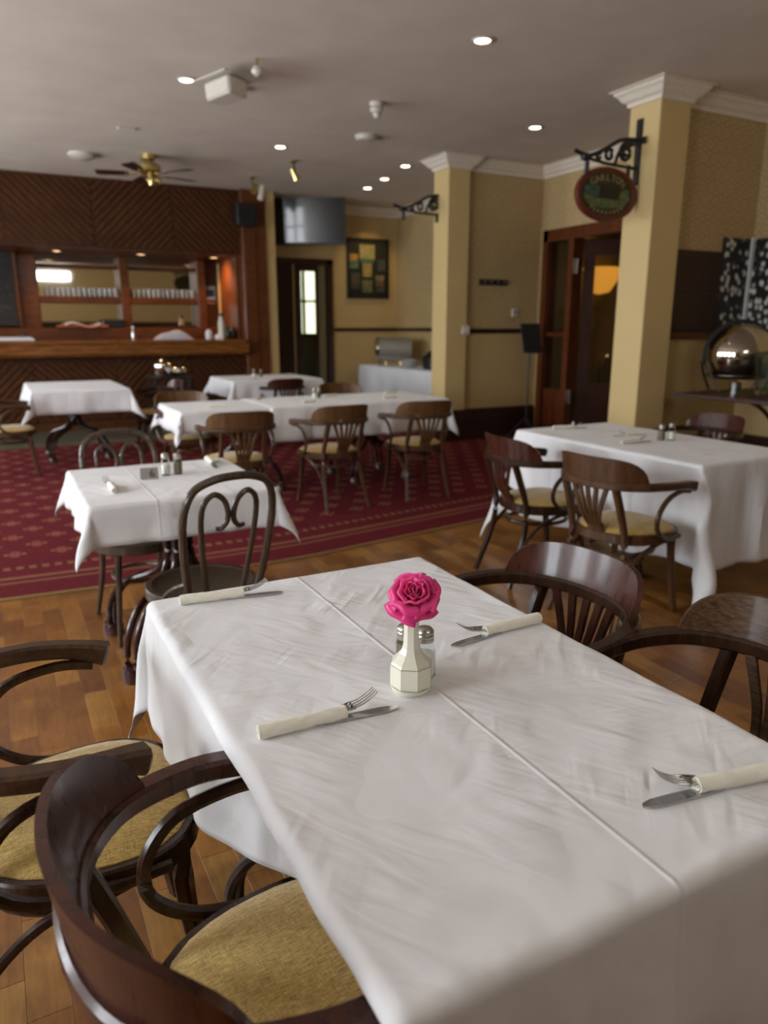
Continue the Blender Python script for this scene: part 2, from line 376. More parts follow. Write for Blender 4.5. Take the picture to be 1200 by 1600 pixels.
def spline(pts, k=6, closed=False):
    P = [Vector(p) for p in pts]; N = len(P); out = []
    rng = range(N if closed else N - 1)
    for i in rng:
        if closed: a, b_, c, d = P[i - 1], P[i], P[(i + 1) % N], P[(i + 2) % N]
        else: a, b_, c, d = P[max(i - 1, 0)], P[i], P[i + 1], P[min(i + 2, N - 1)]
        for j in range(k):
            t = j / k
            out.append(.5 * ((2 * b_) + (c - a) * t + (2 * a - 5 * b_ + 4 * c - d) * t * t + (3 * b_ - a - 3 * c + d) * t ** 3))
    if not closed: out.append(P[-1])
    return out

def link(name, me, m, parent=None):
    o = bpy.data.objects.new(name, me); COL.objects.link(o)
    if m is not None:
        if isinstance(m, str): m = M[m]
        if not me.materials: me.materials.append(m)
    if parent is not None: o.parent = parent
    return o
def obj(name, mb, m, parent=None, smooth=True, solid=0.0, sub=0):
    o = link(name, mb.mesh(name, smooth), m, parent)
    if sub: s_ = o.modifiers.new('sub', 'SUBSURF'); s_.levels = sub; s_.render_levels = sub
    if solid: s_ = o.modifiers.new('solid', 'SOLIDIFY'); s_.thickness = solid; s_.offset = 0
    return o
def tag(o, label, cat, group=None):
    o['label'] = label; o['category'] = cat
    if group: o['group'] = group
    return o
def thing(name, label, cat, loc=(0, 0, 0), rz=0, group=None):
    o = bpy.data.objects.new(name, None); COL.objects.link(o); o.empty_display_size = .05
    o.location = loc; o.rotation_euler = (0, 0, rz); return tag(o, label, cat, group)
def struct(name, mb, m, parent=None, smooth=False):
    o = obj(name, mb, m, parent, smooth)
    if parent is None: o['kind'] = 'structure'
    return o
def copy_tree(o, parent=None):
    c = o.copy(); COL.objects.link(c)
    if parent is not None: c.parent = parent
    for ch in list(o.children): copy_tree(ch, c)
    return c
def dup(root, loc, rz, label, group=None):
    r_ = copy_tree(root); r_.location = loc; r_.rotation_euler = (0, 0, rz); r_['label'] = label
    if group: r_['group'] = group
    elif 'group' in r_: del r_['group']
    return r_

# ================================================================ THE ROOM
mb = MB(); mb.span(-3.2, 9.2, YB - .2, 15, -.10, -.012); floor = struct('floor', mb, 'parquet')
# parquet blocks laid along Y, brick-bonded; the nearest are parts
def projpx(x, y, z):
    a = radians(90 - 14.2); yw = radians(-27.8); p = Vector((x, y, z - 1.40))
    Rm = Matrix.Rotation(yw, 3, 'Z') @ Matrix.Rotation(a, 3, 'X'); q = Rm.transposed() @ p
    if q.z > -.05: return None
    return 600 + 1145 * q.x / -q.z, 800 - 1145 * q.y / -q.z, -q.z
def edge_y(x): return 4.10 + max(0, x - 1.6) * .16 + (.06 * max(0, .8 - x))
blocks = []
BW, BLn = .088, .30
for i in range(-16, 62):
    x = i * BW + BW / 2; off = (i * .61 % 1) * BLn
    for j in range(-1, 17):
        y0 = .1 + off + j * BLn
        if y0 > edge_y(x) + .25 or y0 > 5.2: continue
        pr = projpx(x, y0 + BLn / 2, 0); inside = pr and -60 < pr[0] < 1260 and -60 < pr[1] < 1680
        if x > 5.0: inside = False
        hid = (.40 < x < 1.02 and .55 < y0 < 1.6)
        blocks.append(((0 if (inside and not hid) else 100) + (pr[2] if pr else 50), x, y0 + BLn / 2))
blocks.sort()
bm_ = MB(); bm_.box((0, 0, -.006), (BW - .0004, BLn - .0005, .012), None, .0007); bme = bm_.mesh('plank', False); bme.materials.append(M['parquet'])
for k, (_, x, y) in enumerate(blocks[:295]):
    o = bpy.data.objects.new('plank', bme); COL.objects.link(o); o.parent = floor; o.location = (x, y, 0)
rest = MB()
for _, x, y in blocks[295:]: rest.box((x, y, -.006), (BW - .0004, BLn - .0005, .012), None, .0007)
o = obj('further_planks', rest, 'parquet', floor, False); o['kind'] = 'stuff'

# carpet
cm = bpy.data.meshes.new('carpet'); vs = []; fs = []; uv = []
nx = 40; x0c, x1c = -2.95, 6.34
for i in range(nx + 1):
    x = x0c + (x1c - x0c) * i / nx
    for yy, zz in ((edge_y(x), -.006), (edge_y(x), .007), (9.55, .007)): vs.append((x, yy, zz)); uv.append((x, yy - edge_y(x)))
for i in range(nx):
    a = i * 3; fs += [(a, a + 3, a + 4, a + 1), (a + 1, a + 4, a + 5, a + 2)]
cm.from_pydata(vs, [], fs); ul = cm.uv_layers.new(name='UVMap')
for lp in cm.loops: ul.data[lp.index].uv = uv[lp.vertex_index]
carpet = link('carpet', cm, 'carpet'); tag(carpet, 'dark red fitted carpet with small gold motifs beyond the wooden floor', 'carpet')
mb = MB(); mb.sweep([(x0c + (x1c - x0c) * i / 40, edge_y(x0c + (x1c - x0c) * i / 40) - .012, .004) for i in range(41)], (.03, .012)); struct('trim_1', mb, plain('dull_brass_edge', (.30, .20, .08), .45, .5))
mb = MB(); mb.span(-2.95, 6.3, 9.55, 11.05, -.006, .006); struct('floor_2', mb, 'greenline')

mb = MB(); mb.span(-3.2, 9.2, YB - .2, 15, CEIL, CEIL + .1); struct('ceiling', mb, 'ceiling')

XW = 6.35   # long right wall
def wall_open(mb, axis, pos, th, lo, hi, openings, z1=CEIL):
    """wall plane with rectangular openings (a,b,z0,z1) along its length"""
    ops = sorted(openings); cur = lo
    def put(a, b_, c, d):
        if b_ - a < 1e-4 or d - c < 1e-4: return
        if axis == 'x': mb.span(pos, pos + th, a, b_, c, d)
        else: mb.span(a, b_, pos, pos + th, c, d)
    for a, b_, c, d in ops:
        put(cur, a, 0, z1); put(a, b_, 0, c); put(a, b_, d, z1); cur = b_
    put(cur, hi, 0, z1)
mb = MB(); wall_open(mb, 'x', XL, -.2, YB, 15, [(a, b_, .9, 2.65) for a, b_ in WIN]); struct('wall_left', mb, 'cream_wall')
mb = MB(); wall_open(mb, 'y', YB, -.2, XL, 9, [(.9, 2.6, 2.78, 3.12)]); struct('wall_behind_camera', mb, 'cream_wall')
mb = MB(); mb.span(XL, 6.4, YB, YB + .02, 0, 1.55); struct('added_dark_panel', mb, 'skirt_wood')  # unseen dark panel, added to cut bounce light onto the near cloth front
for i, (a, b_) in enumerate(WIN):
    mb = MB()
    for yy in (a + .03, (a + b_) / 2, b_ - .03): mb.span(XL - .14, XL - .06, yy - .03, yy + .03, .9, 2.65)
    for zz in (.93, 2.05, 2.62): mb.span(XL - .14, XL - .06, a, b_, zz - .03, zz + .03)
    wf = struct('window_%d' % (i + 1), mb, 'white_plaster')
mb = MB()
for xx in (.92, 1.75, 2.58): mb.span(xx - .02, xx + .02, YB - .14, YB - .06, 2.78, 3.12)
for zz in (2.80, 3.10): mb.span(.9, 2.6, YB - .14, YB - .06, zz - .03, zz + .03)
struct('window_7', mb, 'white_plaster')

# right-hand walls (stepped by two nibs)
XR2 = 6.42
mb = MB(); mb.span(XR2, XR2 + .15, YB, 4.8, 0, CEIL); struct('wall_right', mb, 'paper_y')
mb = MB(); mb.span(5.33, 6.6, 4.8, 5.02, 0, CEIL); wn = struct('wall_nib_near', mb, 'paper_x')
mb = MB(); mb.span(5.30, XR2, 4.792, 4.801, 0, 1.32); struct('wall_nib_dado', mb, 'cream_wall')
mb = MB(); mb.span(XR2 - .008, XR2, YB, 4.79, 0, 1.32); struct('wall_right_dado', mb, 'cream_wall')
mb = MB(); mb.span(4.985, 5.33, 4.70, 5.03, 0, CEIL, .006); struct('wall_column_near', mb, 'cream_column')
DZ = 2.56
mb = MB(); mb.span(XW, XW + .15, 5.02, 5.3, 0, CEIL); mb.span(XW, XW + .15, 5.3, 7.70, DZ, CEIL); mb.span(XW, XW + .15, 7.70, 11.6, 0, CEIL); struct('wall_door', mb, 'paper_y')
mb = MB(); mb.span(5.2, 6.5, 7.78, 8.0, 0, CEIL); struct('wall_nib_far', mb, 'paper_x')
mb = MB(); mb.span(5.2, XW, 7.772, 7.781, 0, 1.33); struct('wall_nib_far_dado', mb, 'cream_wall')
mb = MB(); mb.span(4.9, 5.2, 7.70, 8.02, 0, CEIL, .006); struct('wall_column_far', mb, 'cream_column')
mb = MB(); wall_open(mb, 'y', 11.6, .15, 3.78, 6.6, [(4.02, 5.05, 0, 2.42)]); struct('wall_back', mb, 'cream_wall')
mb = MB(); mb.span(3.78, 3.93, 10.9, 11.6, 0, CEIL); struct('wall_bar_end', mb, 'cream_wall')
# cornice
prof = [(0, -.13), (.018, -.13), (.022, -.10), (.05, -.085), (.075, -.05), (.10, -.03), (.105, -.012), (.13, -.008), (.13, 0)]
path = [(XR2, YB), (XR2, 4.8), (5.33, 4.8), (5.33, 4.70), (4.985, 4.70), (4.985, 5.03), (XW, 5.03), (XW, 7.78), (5.2, 7.78), (5.2, 7.70), (4.9, 7.70), (4.9, 8.02), (XW, 8.02), (XW, 11.6), (3.93, 11.6)]
def cornice(path, prof, z):
    P = [Vector(p) for p in path]; N = len(P); vs = []; fs = []
    for i in range(N):
        d1 = (P[i] - P[i - 1]).normalized() if i else None; d2 = (P[i + 1] - P[i]).normalized() if i < N - 1 else None
        n1 = Vector((-d1.y, d1.x)) if d1 else None; n2 = Vector((-d2.y, d2.x)) if d2 else None
        if n1 is None: mv = n2
        elif n2 is None: mv = n1
        else: mv = (n1 + n2); mv = mv / max(.2, mv.dot(n1))
        for o_, h in prof: vs.append((P[i].x + mv.x * o_, P[i].y + mv.y * o_, z + h))
    m_ = len(prof)
    for i in range(N - 1):
        for k in range(m_ - 1): fs.append((i * m_ + k, i * m_ + k + 1, (i + 1) * m_ + k + 1, (i + 1) * m_ + k))
    return MB().add(vs, fs)
struct('trim_2', cornice(path, prof, CEIL - .001), 'white_plaster')
# dado rails and skirtings
rp = [(0, -.03), (.02, -.028), (.028, 0), (.02, .028), (0, .03)]
struct('trim_3', cornice([(XW, 7.78), (5.2, 7.78)], rp, 1.345), 'skirt_wood')
struct('trim_4', cornice([(XW, 8.02), (XW, 11.6), (5.16, 11.6)], rp, 1.35), 'skirt_wood')
struct('trim_5', cornice([(3.99, 11.6), (3.93, 11.6), (3.93, 10.95)], rp, 1.35), 'skirt_wood')
sp = [(0, 0), (.03, 0), (.03, .33), (.022, .35), (.022, .36), (.012, .385), (0, .39)]
struct('baseboard_far', cornice([(XW, 7.775), (5.2, 7.775), (5.2, 7.695), (4.895, 7.695), (4.895, 8.02)], sp, 0), 'skirt_wood')
struct('baseboard_near', cornice([(XR2 - .008, YB), (XR2 - .008, 4.79), (5.33, 4.79), (5.33, 4.695), (4.98, 4.695), (4.98, 5.03)], sp, 0), 'skirt_wood')
struct('baseboard_back', cornice([(XW, 8.02), (XW, 11.6), (5.16, 11.6)], sp, 0), 'skirt_wood')

# ---- side hall behind the double door (right)
mb = MB(); mb.span(6.5, 9.0, 8.4, 8.5, 0, CEIL); mb.span(8.9, 9.0, 5.0, 8.5, 0, CEIL); mb.span(6.5, 9, 4.95, 5.05, 0, CEIL); struct('wall_hall', mb, plain('olive_hall_paint', (.20, .16, .085), .7))
d1 = MB(); yy0, yy1 = 5.3, 7.70
d1.span(XW - .03, XW + .15, yy1 - .09, yy1, 0, DZ); d1.span(XW - .03, XW + .15, yy0, yy0 + .09, 0, DZ); d1.span(XW - .03, XW + .15, yy0, yy1, DZ - .14, DZ); d1.span(XW - .03, XW + .12, 7.13, 7.22, 0, DZ)
door1 = struct('door_1', d1, 'door_wood')
mb = MB(); mb.span(XW + .03, XW + .07, 7.22, 7.61, 0, .62); obj('side_panel', mb, 'door_wood', door1, False)
mb = MB(); mb.span(XW + .045, XW + .055, 7.22, 7.61, .62, DZ - .14); obj('side_pane', mb, glass('side_pane_glass', (.75, .78, .70), .04), door1, False)
mb = MB(); mb.span(XW + .02, XW + .08, 7.22, 7.61, 1.28, 1.33); obj('side_rail', mb, 'door_wood', door1, False)
# door leaf swung into the hall, hinged near y 7.1
leaf = bpy.data.objects.new('door_leaf', None); COL.objects.link(leaf); leaf.parent = door1; leaf.location = (XW + .12, 7.10, 0); leaf.rotation_euler = (0, 0, radians(-38))
LW = .95
mb = MB(); mb.span(0, LW, -.02, .02, .02, .72); mb.span(0, .13, -.02, .02, .72, 2.40); mb.span(LW - .13, LW, -.02, .02, .72, 2.40); mb.span(.13, LW - .13, -.02, .02, 2.22, 2.40)
obj('leaf_frame', mb, 'dark_door', leaf, False)
mb = MB(); mb.span(.13, LW - .13, -.004, .004, .72, 2.22); obj('leaf_pane', mb, glass('door_pane_glass', (.85, .80, .6), .02), leaf, False)
for zz in (.55, 2.10):
    mb = MB(); mb.span(XW - .035, XW + .02, 7.045, 7.125, zz - .09, zz + .09, .004); obj('hinge', mb, 'steel', door1, False)
mb = MB(); mb.lathe([(0, 0), (.02, .01), (.028, .03), (.018, .05), (0, .056)], 12, (XW + .35, 6.86, 1.05), Matrix.Rotation(radians(90), 3, 'X')); obj('door_knob', mb, 'brass', door1)
# amber hall lamp
t = thing('wall_lamp', 'amber glowing wall lamp seen through the glazed door at right', 'lamp', (7.9, 8.32, 2.05))
mb = MB(); mb.lathe([(0, -.2), (.14, -.17), (.24, -.02), (.27, .16), (.24, .17)], 24); obj('lamp_shade', mb, 'warmglow', t)
mb = MB(); mb.box((0, .04, -.05), (.08, .08, .2), None, .01); obj('wall_plate', mb, 'brass', t)
spot((7.7, 7.2, 3.1), 10, (1, .6, .22), 140)
t = thing('reading_stand', 'tan slanted reading stand just inside the open mahogany door', 'stand', (6.78, 7.05, 0), radians(-20))
mb = MB(); mb.box((0, 0, 1.2), (.34, .03, .56), Matrix.Rotation(radians(28), 3, 'Y') , .008); obj('slanted_panel', mb, 'tan', t)
mb = MB(); mb.sweep([(0, 0, 1.0), (0, 0, .02)], .02); obj('pole', mb, 'black_iron', t)
mb = MB(); mb.lathe([(.16, 0), (.16, .015), (.03, .03), (0, .03)], 20); obj('base', mb, 'black_iron', t)

# ---- back door + corridor
mb = MB(); wall_open(mb, 'y', 13.6, .1, 3.85, 6.2, [(5.1, 5.8, 1.25, 2.55)]); mb.span(3.85, 3.95, 11.75, 13.7, 0, CEIL); mb.span(6.1, 6.2, 11.75, 13.7, 0, CEIL)
struct('wall_corridor', mb, plain('grey_cream_paint', (.42, .40, .30), .7))
mb = MB(); mb.span(5.42, 5.46, 13.58, 13.66, 1.25, 2.55); mb.span(5.1, 5.8, 13.58, 13.66, 1.85, 1.89); mb.span(5.05, 5.85, 13.54, 13.66, 1.22, 1.27); w8 = struct('window_8', mb, 'dark_door')
mb = MB(); mb.span(5.1, 5.8, 13.64, 13.65, 1.25, 2.55); obj('pane', mb, glass('sky_dimming_glass', (.10, .10, .065), .5), w8, False)  # dark tint added only to dim the sky behind this window
ld = bpy.data.lights.new('window_portal', 'AREA'); ld.shape = 'RECTANGLE'; ld.size = .7; ld.size_y = 1.3; ld.cycles.is_portal = True
lo = bpy.data.objects.new('window_portal', ld); COL.objects.link(lo); lo.location = (5.45, 13.72, 1.9); lo.rotation_euler = (radians(-90), 0, 0)
mb = MB()
mb.span(3.99, 4.07, 11.55, 11.75, 0, 2.45); mb.span(5.05, 5.14, 11.55, 11.75, 0, 2.45); mb.span(3.99, 5.14, 11.55, 11.75, 2.37, 2.46)
door2 = struct('door_2', mb, 'dark_door')
mb = MB(); mb.span(4.07, 4.46, 11.62, 11.66, .01, 2.37)
for a, c in ((.15, .9), (1.05, 1.5), (1.62, 2.25)): mb.span(4.13, 4.40, 11.61, 11.63, a, c, .008)
obj('door_leaf', mb, 'dark_door', door2, False)
mb = MB(); mb.span(4.46, 4.48, 11.6, 11.62, .01, 2.37); obj('edge_strip', mb, 'cream_wall', door2, False)
mb = MB(); mb.span(4.48, 4.60, 11.62, 11.66, .01, 2.37); mb.span(4.86, 4.90, 11.62, 11.66, .01, 2.37); mb.span(4.6, 4.86, 11.62, 11.66, 2.27, 2.37); mb.span(4.6, 4.86, 11.62, 11.66, .01, .25); obj('glazed_leaf_frame', mb, 'dark_door', door2, False)
mb = MB(); mb.span(4.6, 4.86, 11.637, 11.643, .25, 2.27); obj('pane', mb, 'thin_glass', door2, False)
mb = MB(); mb.span(4.90, 5.05, 11.66, 11.70, .01, 2.37); obj('reveal', mb, plain('khaki_reveal', (.25, .19, .09), .6), door2, False)

# ---- bar
def clip(poly, x0, x1, z0, z1):
    for ax, lim, sg in ((0, x0, 1), (0, x1, -1), (1, z0, 1), (1, z1, -1)):
        out = []
        for i in range(len(poly)):
            a, b_ = poly[i - 1], poly[i]; ia = (a[ax] - lim) * sg >= 0; ib = (b_[ax] - lim) * sg >= 0
            if ia != ib:
                t_ = (lim - a[ax]) / (b_[ax] - a[ax]); out.append((a[0] + t_ * (b_[0] - a[0]), a[1] + t_ * (b_[1] - a[1])))
            if ib: out.append(b_)
        poly = out
        if not poly: return poly
    return poly
def boards(x0, x1, z0, z1, y, dr, parent, pitch=.108):
    H_ = z1 - z0; W_ = x1 - x0; s_ = x0 - H_; gap = .017
    while s_ < x1:
        a, b_ = s_ + gap, s_ + pitch - gap
        if dr > 0: poly = [(a, z0), (b_, z0), (b_ + H_, z1), (a + H_, z1)]
        else: poly = [(a, z1), (b_, z1), (b_ + H_, z0), (a + H_, z0)]
        pl = clip(poly, x0 + .004, x1 - .004, z0 + .004, z1 - .004); s_ += pitch
        if len(pl) < 3: continue
        ar = abs(sum(pl[i - 1][0] * pl[i][1] - pl[i][0] * pl[i - 1][1] for i in range(len(pl)))) / 2
        if ar < .0008: continue
        cx = sum(p[0] for p in pl) / len(pl); cz = sum(p[1] for p in pl) / len(pl); m_ = len(pl)
        if sum(pl[i - 1][0] * pl[i][1] - pl[i][0] * pl[i - 1][1] for i in range(m_)) < 0: pl = pl[::-1]
        L = sqrt(ar)
        vs = [(p[0], y, p[1]) for p in pl] + [(p[0] + (cx - p[0]) * .02, y - .020, p[1] + (cz - p[1]) * .02) for p in pl]
        fs = [tuple(m_ + k for k in range(m_))] + [(i, (i + 1) % m_, m_ + (i + 1) % m_, m_ + i) for i in range(m_)]
        obj('board', MB().add(vs, fs), 'board_wood', parent, False)
YBK = 11.0
mb = MB(); mb.span(-3.0, 3.42, YBK, 12.35, 2.42, CEIL)
canopy = struct('wall_bar_canopy', mb, 'skirt_wood')
mb = MB(); mb.span(-2.98, 3.41, YBK + .01, 12.3, 2.412, 2.42); obj('soffit', mb, 'bar_wood', canopy, False)
seams = [-.70, .35, 1.42, 2.47, 3.42]
for i in range(4): boards(seams[i], seams[i + 1], 2.43, CEIL, YBK, 1 if i in (0, 2) else -1, canopy)
for sx_ in seams[1:4]:
    pass
mb = MB(); mb.span(3.42, 3.78, 10.86, 11.6, 0, CEIL, .01); struct('wall_bar_post', mb, 'bar_wood')
mb = MB(); mb.span(3.46, 3.60, 10.84, 10.87, 0, 2.9); obj('pilaster_board', mb, 'bar_wood', bpy.data.objects['wall_bar_post'], False)
mb = MB(); mb.span(3.36, 3.42, 11.06, 12.3, 0, 2.41); struct('wall_bar_side', mb, 'bar_wood')
mb = MB(); mb.span(-3.0, 3.42, 12.36, 12.5, 0, CEIL); struct('wall_bar_back', mb, 'bar_wood')
# counter
t = thing('bar_counter', 'long reddish mahogany bar counter with panelled diagonal-board front', 'bar', (0, 0, 0))
mb = MB(); mb.span(-2.98, 3.35, 10.68, 11.35, 1.17, 1.215, .008); obj('worktop', mb, 'bar_counter', t, False)
mb = MB(); mb.span(-2.98, 3.41, 10.70, 10.78, 1.03, 1.17, .01); mb.span(-2.98, 3.41, 10.76, 10.96, 1.0, 1.05, .01); obj('nosing', mb, 'bar_counter', t, False)
mb = MB(); mb.span(-2.98, 3.35, 10.98, 11.1, .0, 1.05); obj('front', mb, 'skirt_wood', t, False)
mb = MB(); mb.span(-2.98, 3.41, 10.955, 11.0, 0, .12, .006); obj('plinth', mb, 'board_wood', t, False)
fr = t
lows = [-.6, .50, 1.55, 2.6, 3.41]
for i in range(4):
    boards(lows[i], lows[i + 1], .13, 1.02, 10.98, 1 if i in (0, 2) else -1, fr)
# back bar: uprights, rails, mirrors, shelves
t = thing('back_bar', 'mahogany back bar with uprights, mirrors and a glass shelf behind the counter', 'cabinet', (0, 0, 0))
for xa, xb in ((.48, .74), (1.87, 2.0), (3.03, 3.16)):
    mb = MB(); mb.span(xa, xb, 12.05, 12.34, .9, 2.41, .01); obj('upright', mb, 'bar_wood', t, False)
mb = MB(); mb.span(.48, 3.16, 12.20, 12.34, 2.24, 2.29, .006); obj('rail', mb, 'bar_wood', t, False)
for xa, xb in ((.74, 1.87), (2.0, 3.03)):
    for za, zb in ((1.42, 2.24), (2.29, 2.41)):
        mb = MB(); mb.span(xa, xb, 12.30, 12.31, za, zb); obj('mirror', mb, 'mirror', t, False)
    mb = MB(); mb.span(xa, xb, 12.08, 12.30, 1.74, 1.83, .006); obj('shelf', mb, 'bar_wood', t, False)
mb = MB(); mb.span(-3.0, 3.36, 11.95, 12.34, .0, 1.38, .01); obj('lower_cabinet', mb, 'bar_wood', t, False)
mb = MB(); mb.span(3.16, 3.36, 12.26, 12.34, 1.38, 2.41); obj('end_panel', mb, 'bar_wood', t, False)
# narrow orange-lit reveal strip and notice
mb = MB(); mb.span(3.345, 3.36, 11.95, 12.02, 1.3, 2.35); obj('light_strip', mb, 'cream_wall', t, False)
t = thing('wall_notice', 'small blue and red printed notice pinned beside the bar mirrors', 'notice', (3.27, 12.25, 1.9))
mb = MB(); mb.box((0, 0, 0), (.19, .006, .27)); obj('sheet', mb, 'white_paper', t, False)
mb = MB(); mb.box((0, -.004, .02), (.15, .004, .11)); obj('blue_block', mb, plain('blue_print', (.03, .08, .22), .5), t, False)
mb = MB(); mb.box((0, -.004, -.10), (.19, .004, .05)); obj('red_block', mb, plain('red_print', (.30, .05, .04), .5), t, False)
# blackboard leaning at the left of the mirrors
t = thing('blackboard', 'tall chalked blackboard standing on the back bar at far left', 'blackboard', (-.35, 12.0, 1.39))
mb = MB(); mb.box((0, 0, .56), (1.55, .02, 1.08), Matrix.Rotation(radians(-4), 3, 'X'), .003); obj('slate', mb, 'blackboard', t, False)
for q in (.805, -.805): mb = MB(); mb.span(q - .025, q + .025, -.03, .03, 0, 1.1, .004); obj('side_frame', mb, 'bar_wood', t, False)
# glasses on the shelves
def wine_glass(name, label, cat, group, h=.13, r=.032):
    t = thing(name, label, cat, group=group)
    mb = MB(); mb.lathe([(r * .55, 0), (r * .62, .004), (r * .8, h * .4), (r, h), (r * .93, h), (r * .74, h * .4), (r * .5, .012), (0, .010)], 12); obj('bowl', mb, 'tumbler_glass', t)
    return t
g0 = None
for (xa, xb, cnt, lab, gr) in ((.86, 1.80, 14, 'clear tumbler in the row on the left mirror shelf of the bar', 'tumblers on the left bar shelf'), (2.08, 2.96, 13, 'clear tumbler in the row on the right mirror shelf of the bar', 'tumblers on the right bar shelf')):
    for k in range(cnt):
        x = xa + (xb - xa) * k / (cnt - 1)
        if g0 is None:
            g0 = wine_glass('tumbler', lab, 'glass', gr); g0.location = (x, 12.18, 1.831)
        else: dup(g0, (x, 12.18 + random.uniform(-.02, .02), 1.831), 0, lab, gr)
def canlight(x, y, z, label, group, r=.045, mat_='bulb', ring='white_plastic'):
    t = thing('downlight', label, 'light', (x, y, z), 0, group)
    mb = MB(); mb.lathe([(r, 0), (r * 1.35, -.003), (r * 1.3, -.010), (r * 1.0, -.010), (r * .95, 0)], 24); obj('rim', mb, ring, t)
    mb = MB(); mb.lathe([(0, -.004), (r * .95, -.003), (r * .95, -.001), (0, -.001)], 20); obj('bulb', mb, mat_, t)
    return t
amber = emis('amber_downlight', (1, .62, .30), 5)
M['amber'] = amber
for x, lab in ((.98, 'amber downlight under the bar canopy above the left mirror'), (2.10, 'amber downlight under the bar canopy at the middle upright'), (3.16, 'amber downlight under the bar canopy at its right end')):
    canlight(x, 11.5, 2.411, lab, 'downlights under the bar canopy', .07, 'amber', 'brass'); spot((x, 11.5, 2.39), 18, (1, .60, .28), 130)
spot((2.95, 11.55, 2.36), 28, (1, .50, .16), 95, .7, (0, radians(-50), 0))
# bar counter objects
t = thing('folded_cloth', 'white folded cloth lying on the bar counter at far left', 'cloth', (-.25, 10.95, 1.216)); mb = MB(); mb.box((0, 0, .018), (1.6, .4, .034), None, .012); obj('layer', mb, 'white_paper', t)
mb = MB(); mb.box((.02, 0, .042), (1.5, .36, .014), None, .005); obj('layer', mb, 'white_paper', t)
t = thing('glass_ashtray', 'small glass dish on the folded white cloth', 'dish', (.42, 10.9, 1.265)); mb = MB(); mb.lathe([(0, 0), (.04, 0), (.05, .05), (.043, .05), (.035, .01), (0, .01)], 16); obj('dish', mb, 'greyglass', t)
t = thing('newspaper', 'white newspaper lying open over a rust cloth below the left mirror', 'newspaper', (1.28, 11.98, 1.385))
mb = MB(); mb.grid(lambda u, v: (-.25 + .5 * u, -.12 + .24 * v, .035 + .03 * sin(u * 7) + .02 * v), 10, 4); obj('pages', mb, 'white_paper', t, True, .006)
mb = MB(); mb.box((.0, .05, .02), (.7, .3, .035), None, .01); obj('cloth_under', mb, 'orange_cloth', t)
t = thing('dark_crate', 'dark plastic crate behind the counter under the left mirror', 'crate', (1.72, 12.05, 1.381)); mb = MB(); mb.box((0, 0, .06), (.3, .2, .12), None, .01); obj('crate_body', mb, 'black_plastic', t)
t = thing('blue_linen_heap', 'heap of pale blue linen on the bar below the right mirror', 'linen', (2.42, 11.2, 1.216))
mb = MB(); mb.grid(lambda u, v: (-.28 + .56 * u, -.14 + .28 * v, .002 + .13 * (sin(pi * u) ** .8) * (sin(pi * v) ** .6) * (1 + .15 * sin(9 * u + 3 * v))), 16, 8); obj('linen', mb, plain('pale_blue_linen', (.42, .45, .56), .9), t)
def jar(name, label, cat, loc, r, h, m_, group=None, lid=None):
    t = thing(name, label, cat, loc, 0, group); mb = MB(); mb.lathe([(0, 0), (r * .9, 0), (r, h * .1), (r, h * .75), (r * .6, h * .9), (r * .6, h), (0, h)], 16); obj('body', mb, m_, t)
    if lid: mb = MB(); mb.lathe([(0, h + .0), (r * .65, h), (r * .65, h * 1.12), (0, h * 1.14)], 14); obj('cap', mb, lid, t)
    return t
jar('white_jug', 'white ceramic jug on the bar right of the blue linen', 'jug', (2.93, 11.15, 1.216), .05, .14, 'white_paper')
jar('white_cup', 'white cup on the bar beside the white jug', 'cup', (3.06, 11.12, 1.216), .05, .07, 'white_paper')
jar('clear_bottle', 'tall pale bottle on the back bar under the printed notice', 'bottle', (3.09, 11.02, 1.216), .05, .33, 'white_plastic', None, 'black_plastic')
jar('pale_carafe', 'pale carafe on the bar between jug and dark bottles', 'carafe', (3.14, 11.2, 1.216), .055, .22, 'greyglass')
jar('green_bottle', 'green bottle near the right end of the bar', 'bottle', (3.22, 11.15, 1.216), .03, .2, plain('green_bottle_glass', (.03, .09, .05), .1))
jar('coffee_pot', 'black coffee pot at the right end of the bar', 'pot', (3.31, 11.2, 1.216), .06, .17, 'black_plastic')
jar('steel_canister', 'steel canister standing on the bar at the middle upright', 'canister', (1.84, 11.1, 1.216), .03, .17, 'steel', None, 'white_plastic')
t = thing('optic', 'wall spirit optic hanging by the bar end panel', 'dispenser', (3.2, 12.2, 2.05)); mb = MB(); mb.lathe([(.02, -.12), (.035, -.08), (.035, .1), (.015, .16), (0, .16)], 12); obj('bottle', mb, 'greyglass', t)
mb = MB(); mb.lathe([(.012, -.2), (.018, -.12), (0, -.12)], 10); obj('valve', mb, 'black_plastic', t)
t = thing('loudspeaker', 'black loudspeaker box high on the bar canopy by the television', 'speaker', (3.43, 10.84, 2.93))
mb = MB(); mb.box((0, -.1, 0), (.28, .2, .30), None, .01); obj('cabinet', mb, 'black_plastic', t)
mb = MB(); mb.lathe([(0, 0), (.09, 0), (.1, .006)], 20, (0, -.2, .0), Matrix.Rotation(radians(90), 3, 'X')); obj('cone', mb, 'black_iron', t)

# ---- television
t = thing('television', 'large flat television on a bracket high above the dark back door', 'television', (4.50, 11.2, 3.0), radians(-29))
R_ = Matrix.Rotation(radians(5.5), 3, 'X')
mb = MB(); mb.box((0, 0, 0), (1.30, .05, .74), R_, .008); obj('casing', mb, 'black_plastic', t, False)
mb = MB(); mb.box(R_ @ Vector((0, -.027, .006)), (1.25, .004, .68), R_); obj('screen', mb, 'screen', t, False)
mb = MB(); mb.sweep([(0, .03, 0), (.1, .2, .05), (.1, .42, .1)], (.06, .06)); obj('bracket', mb, 'black_iron', t, False)
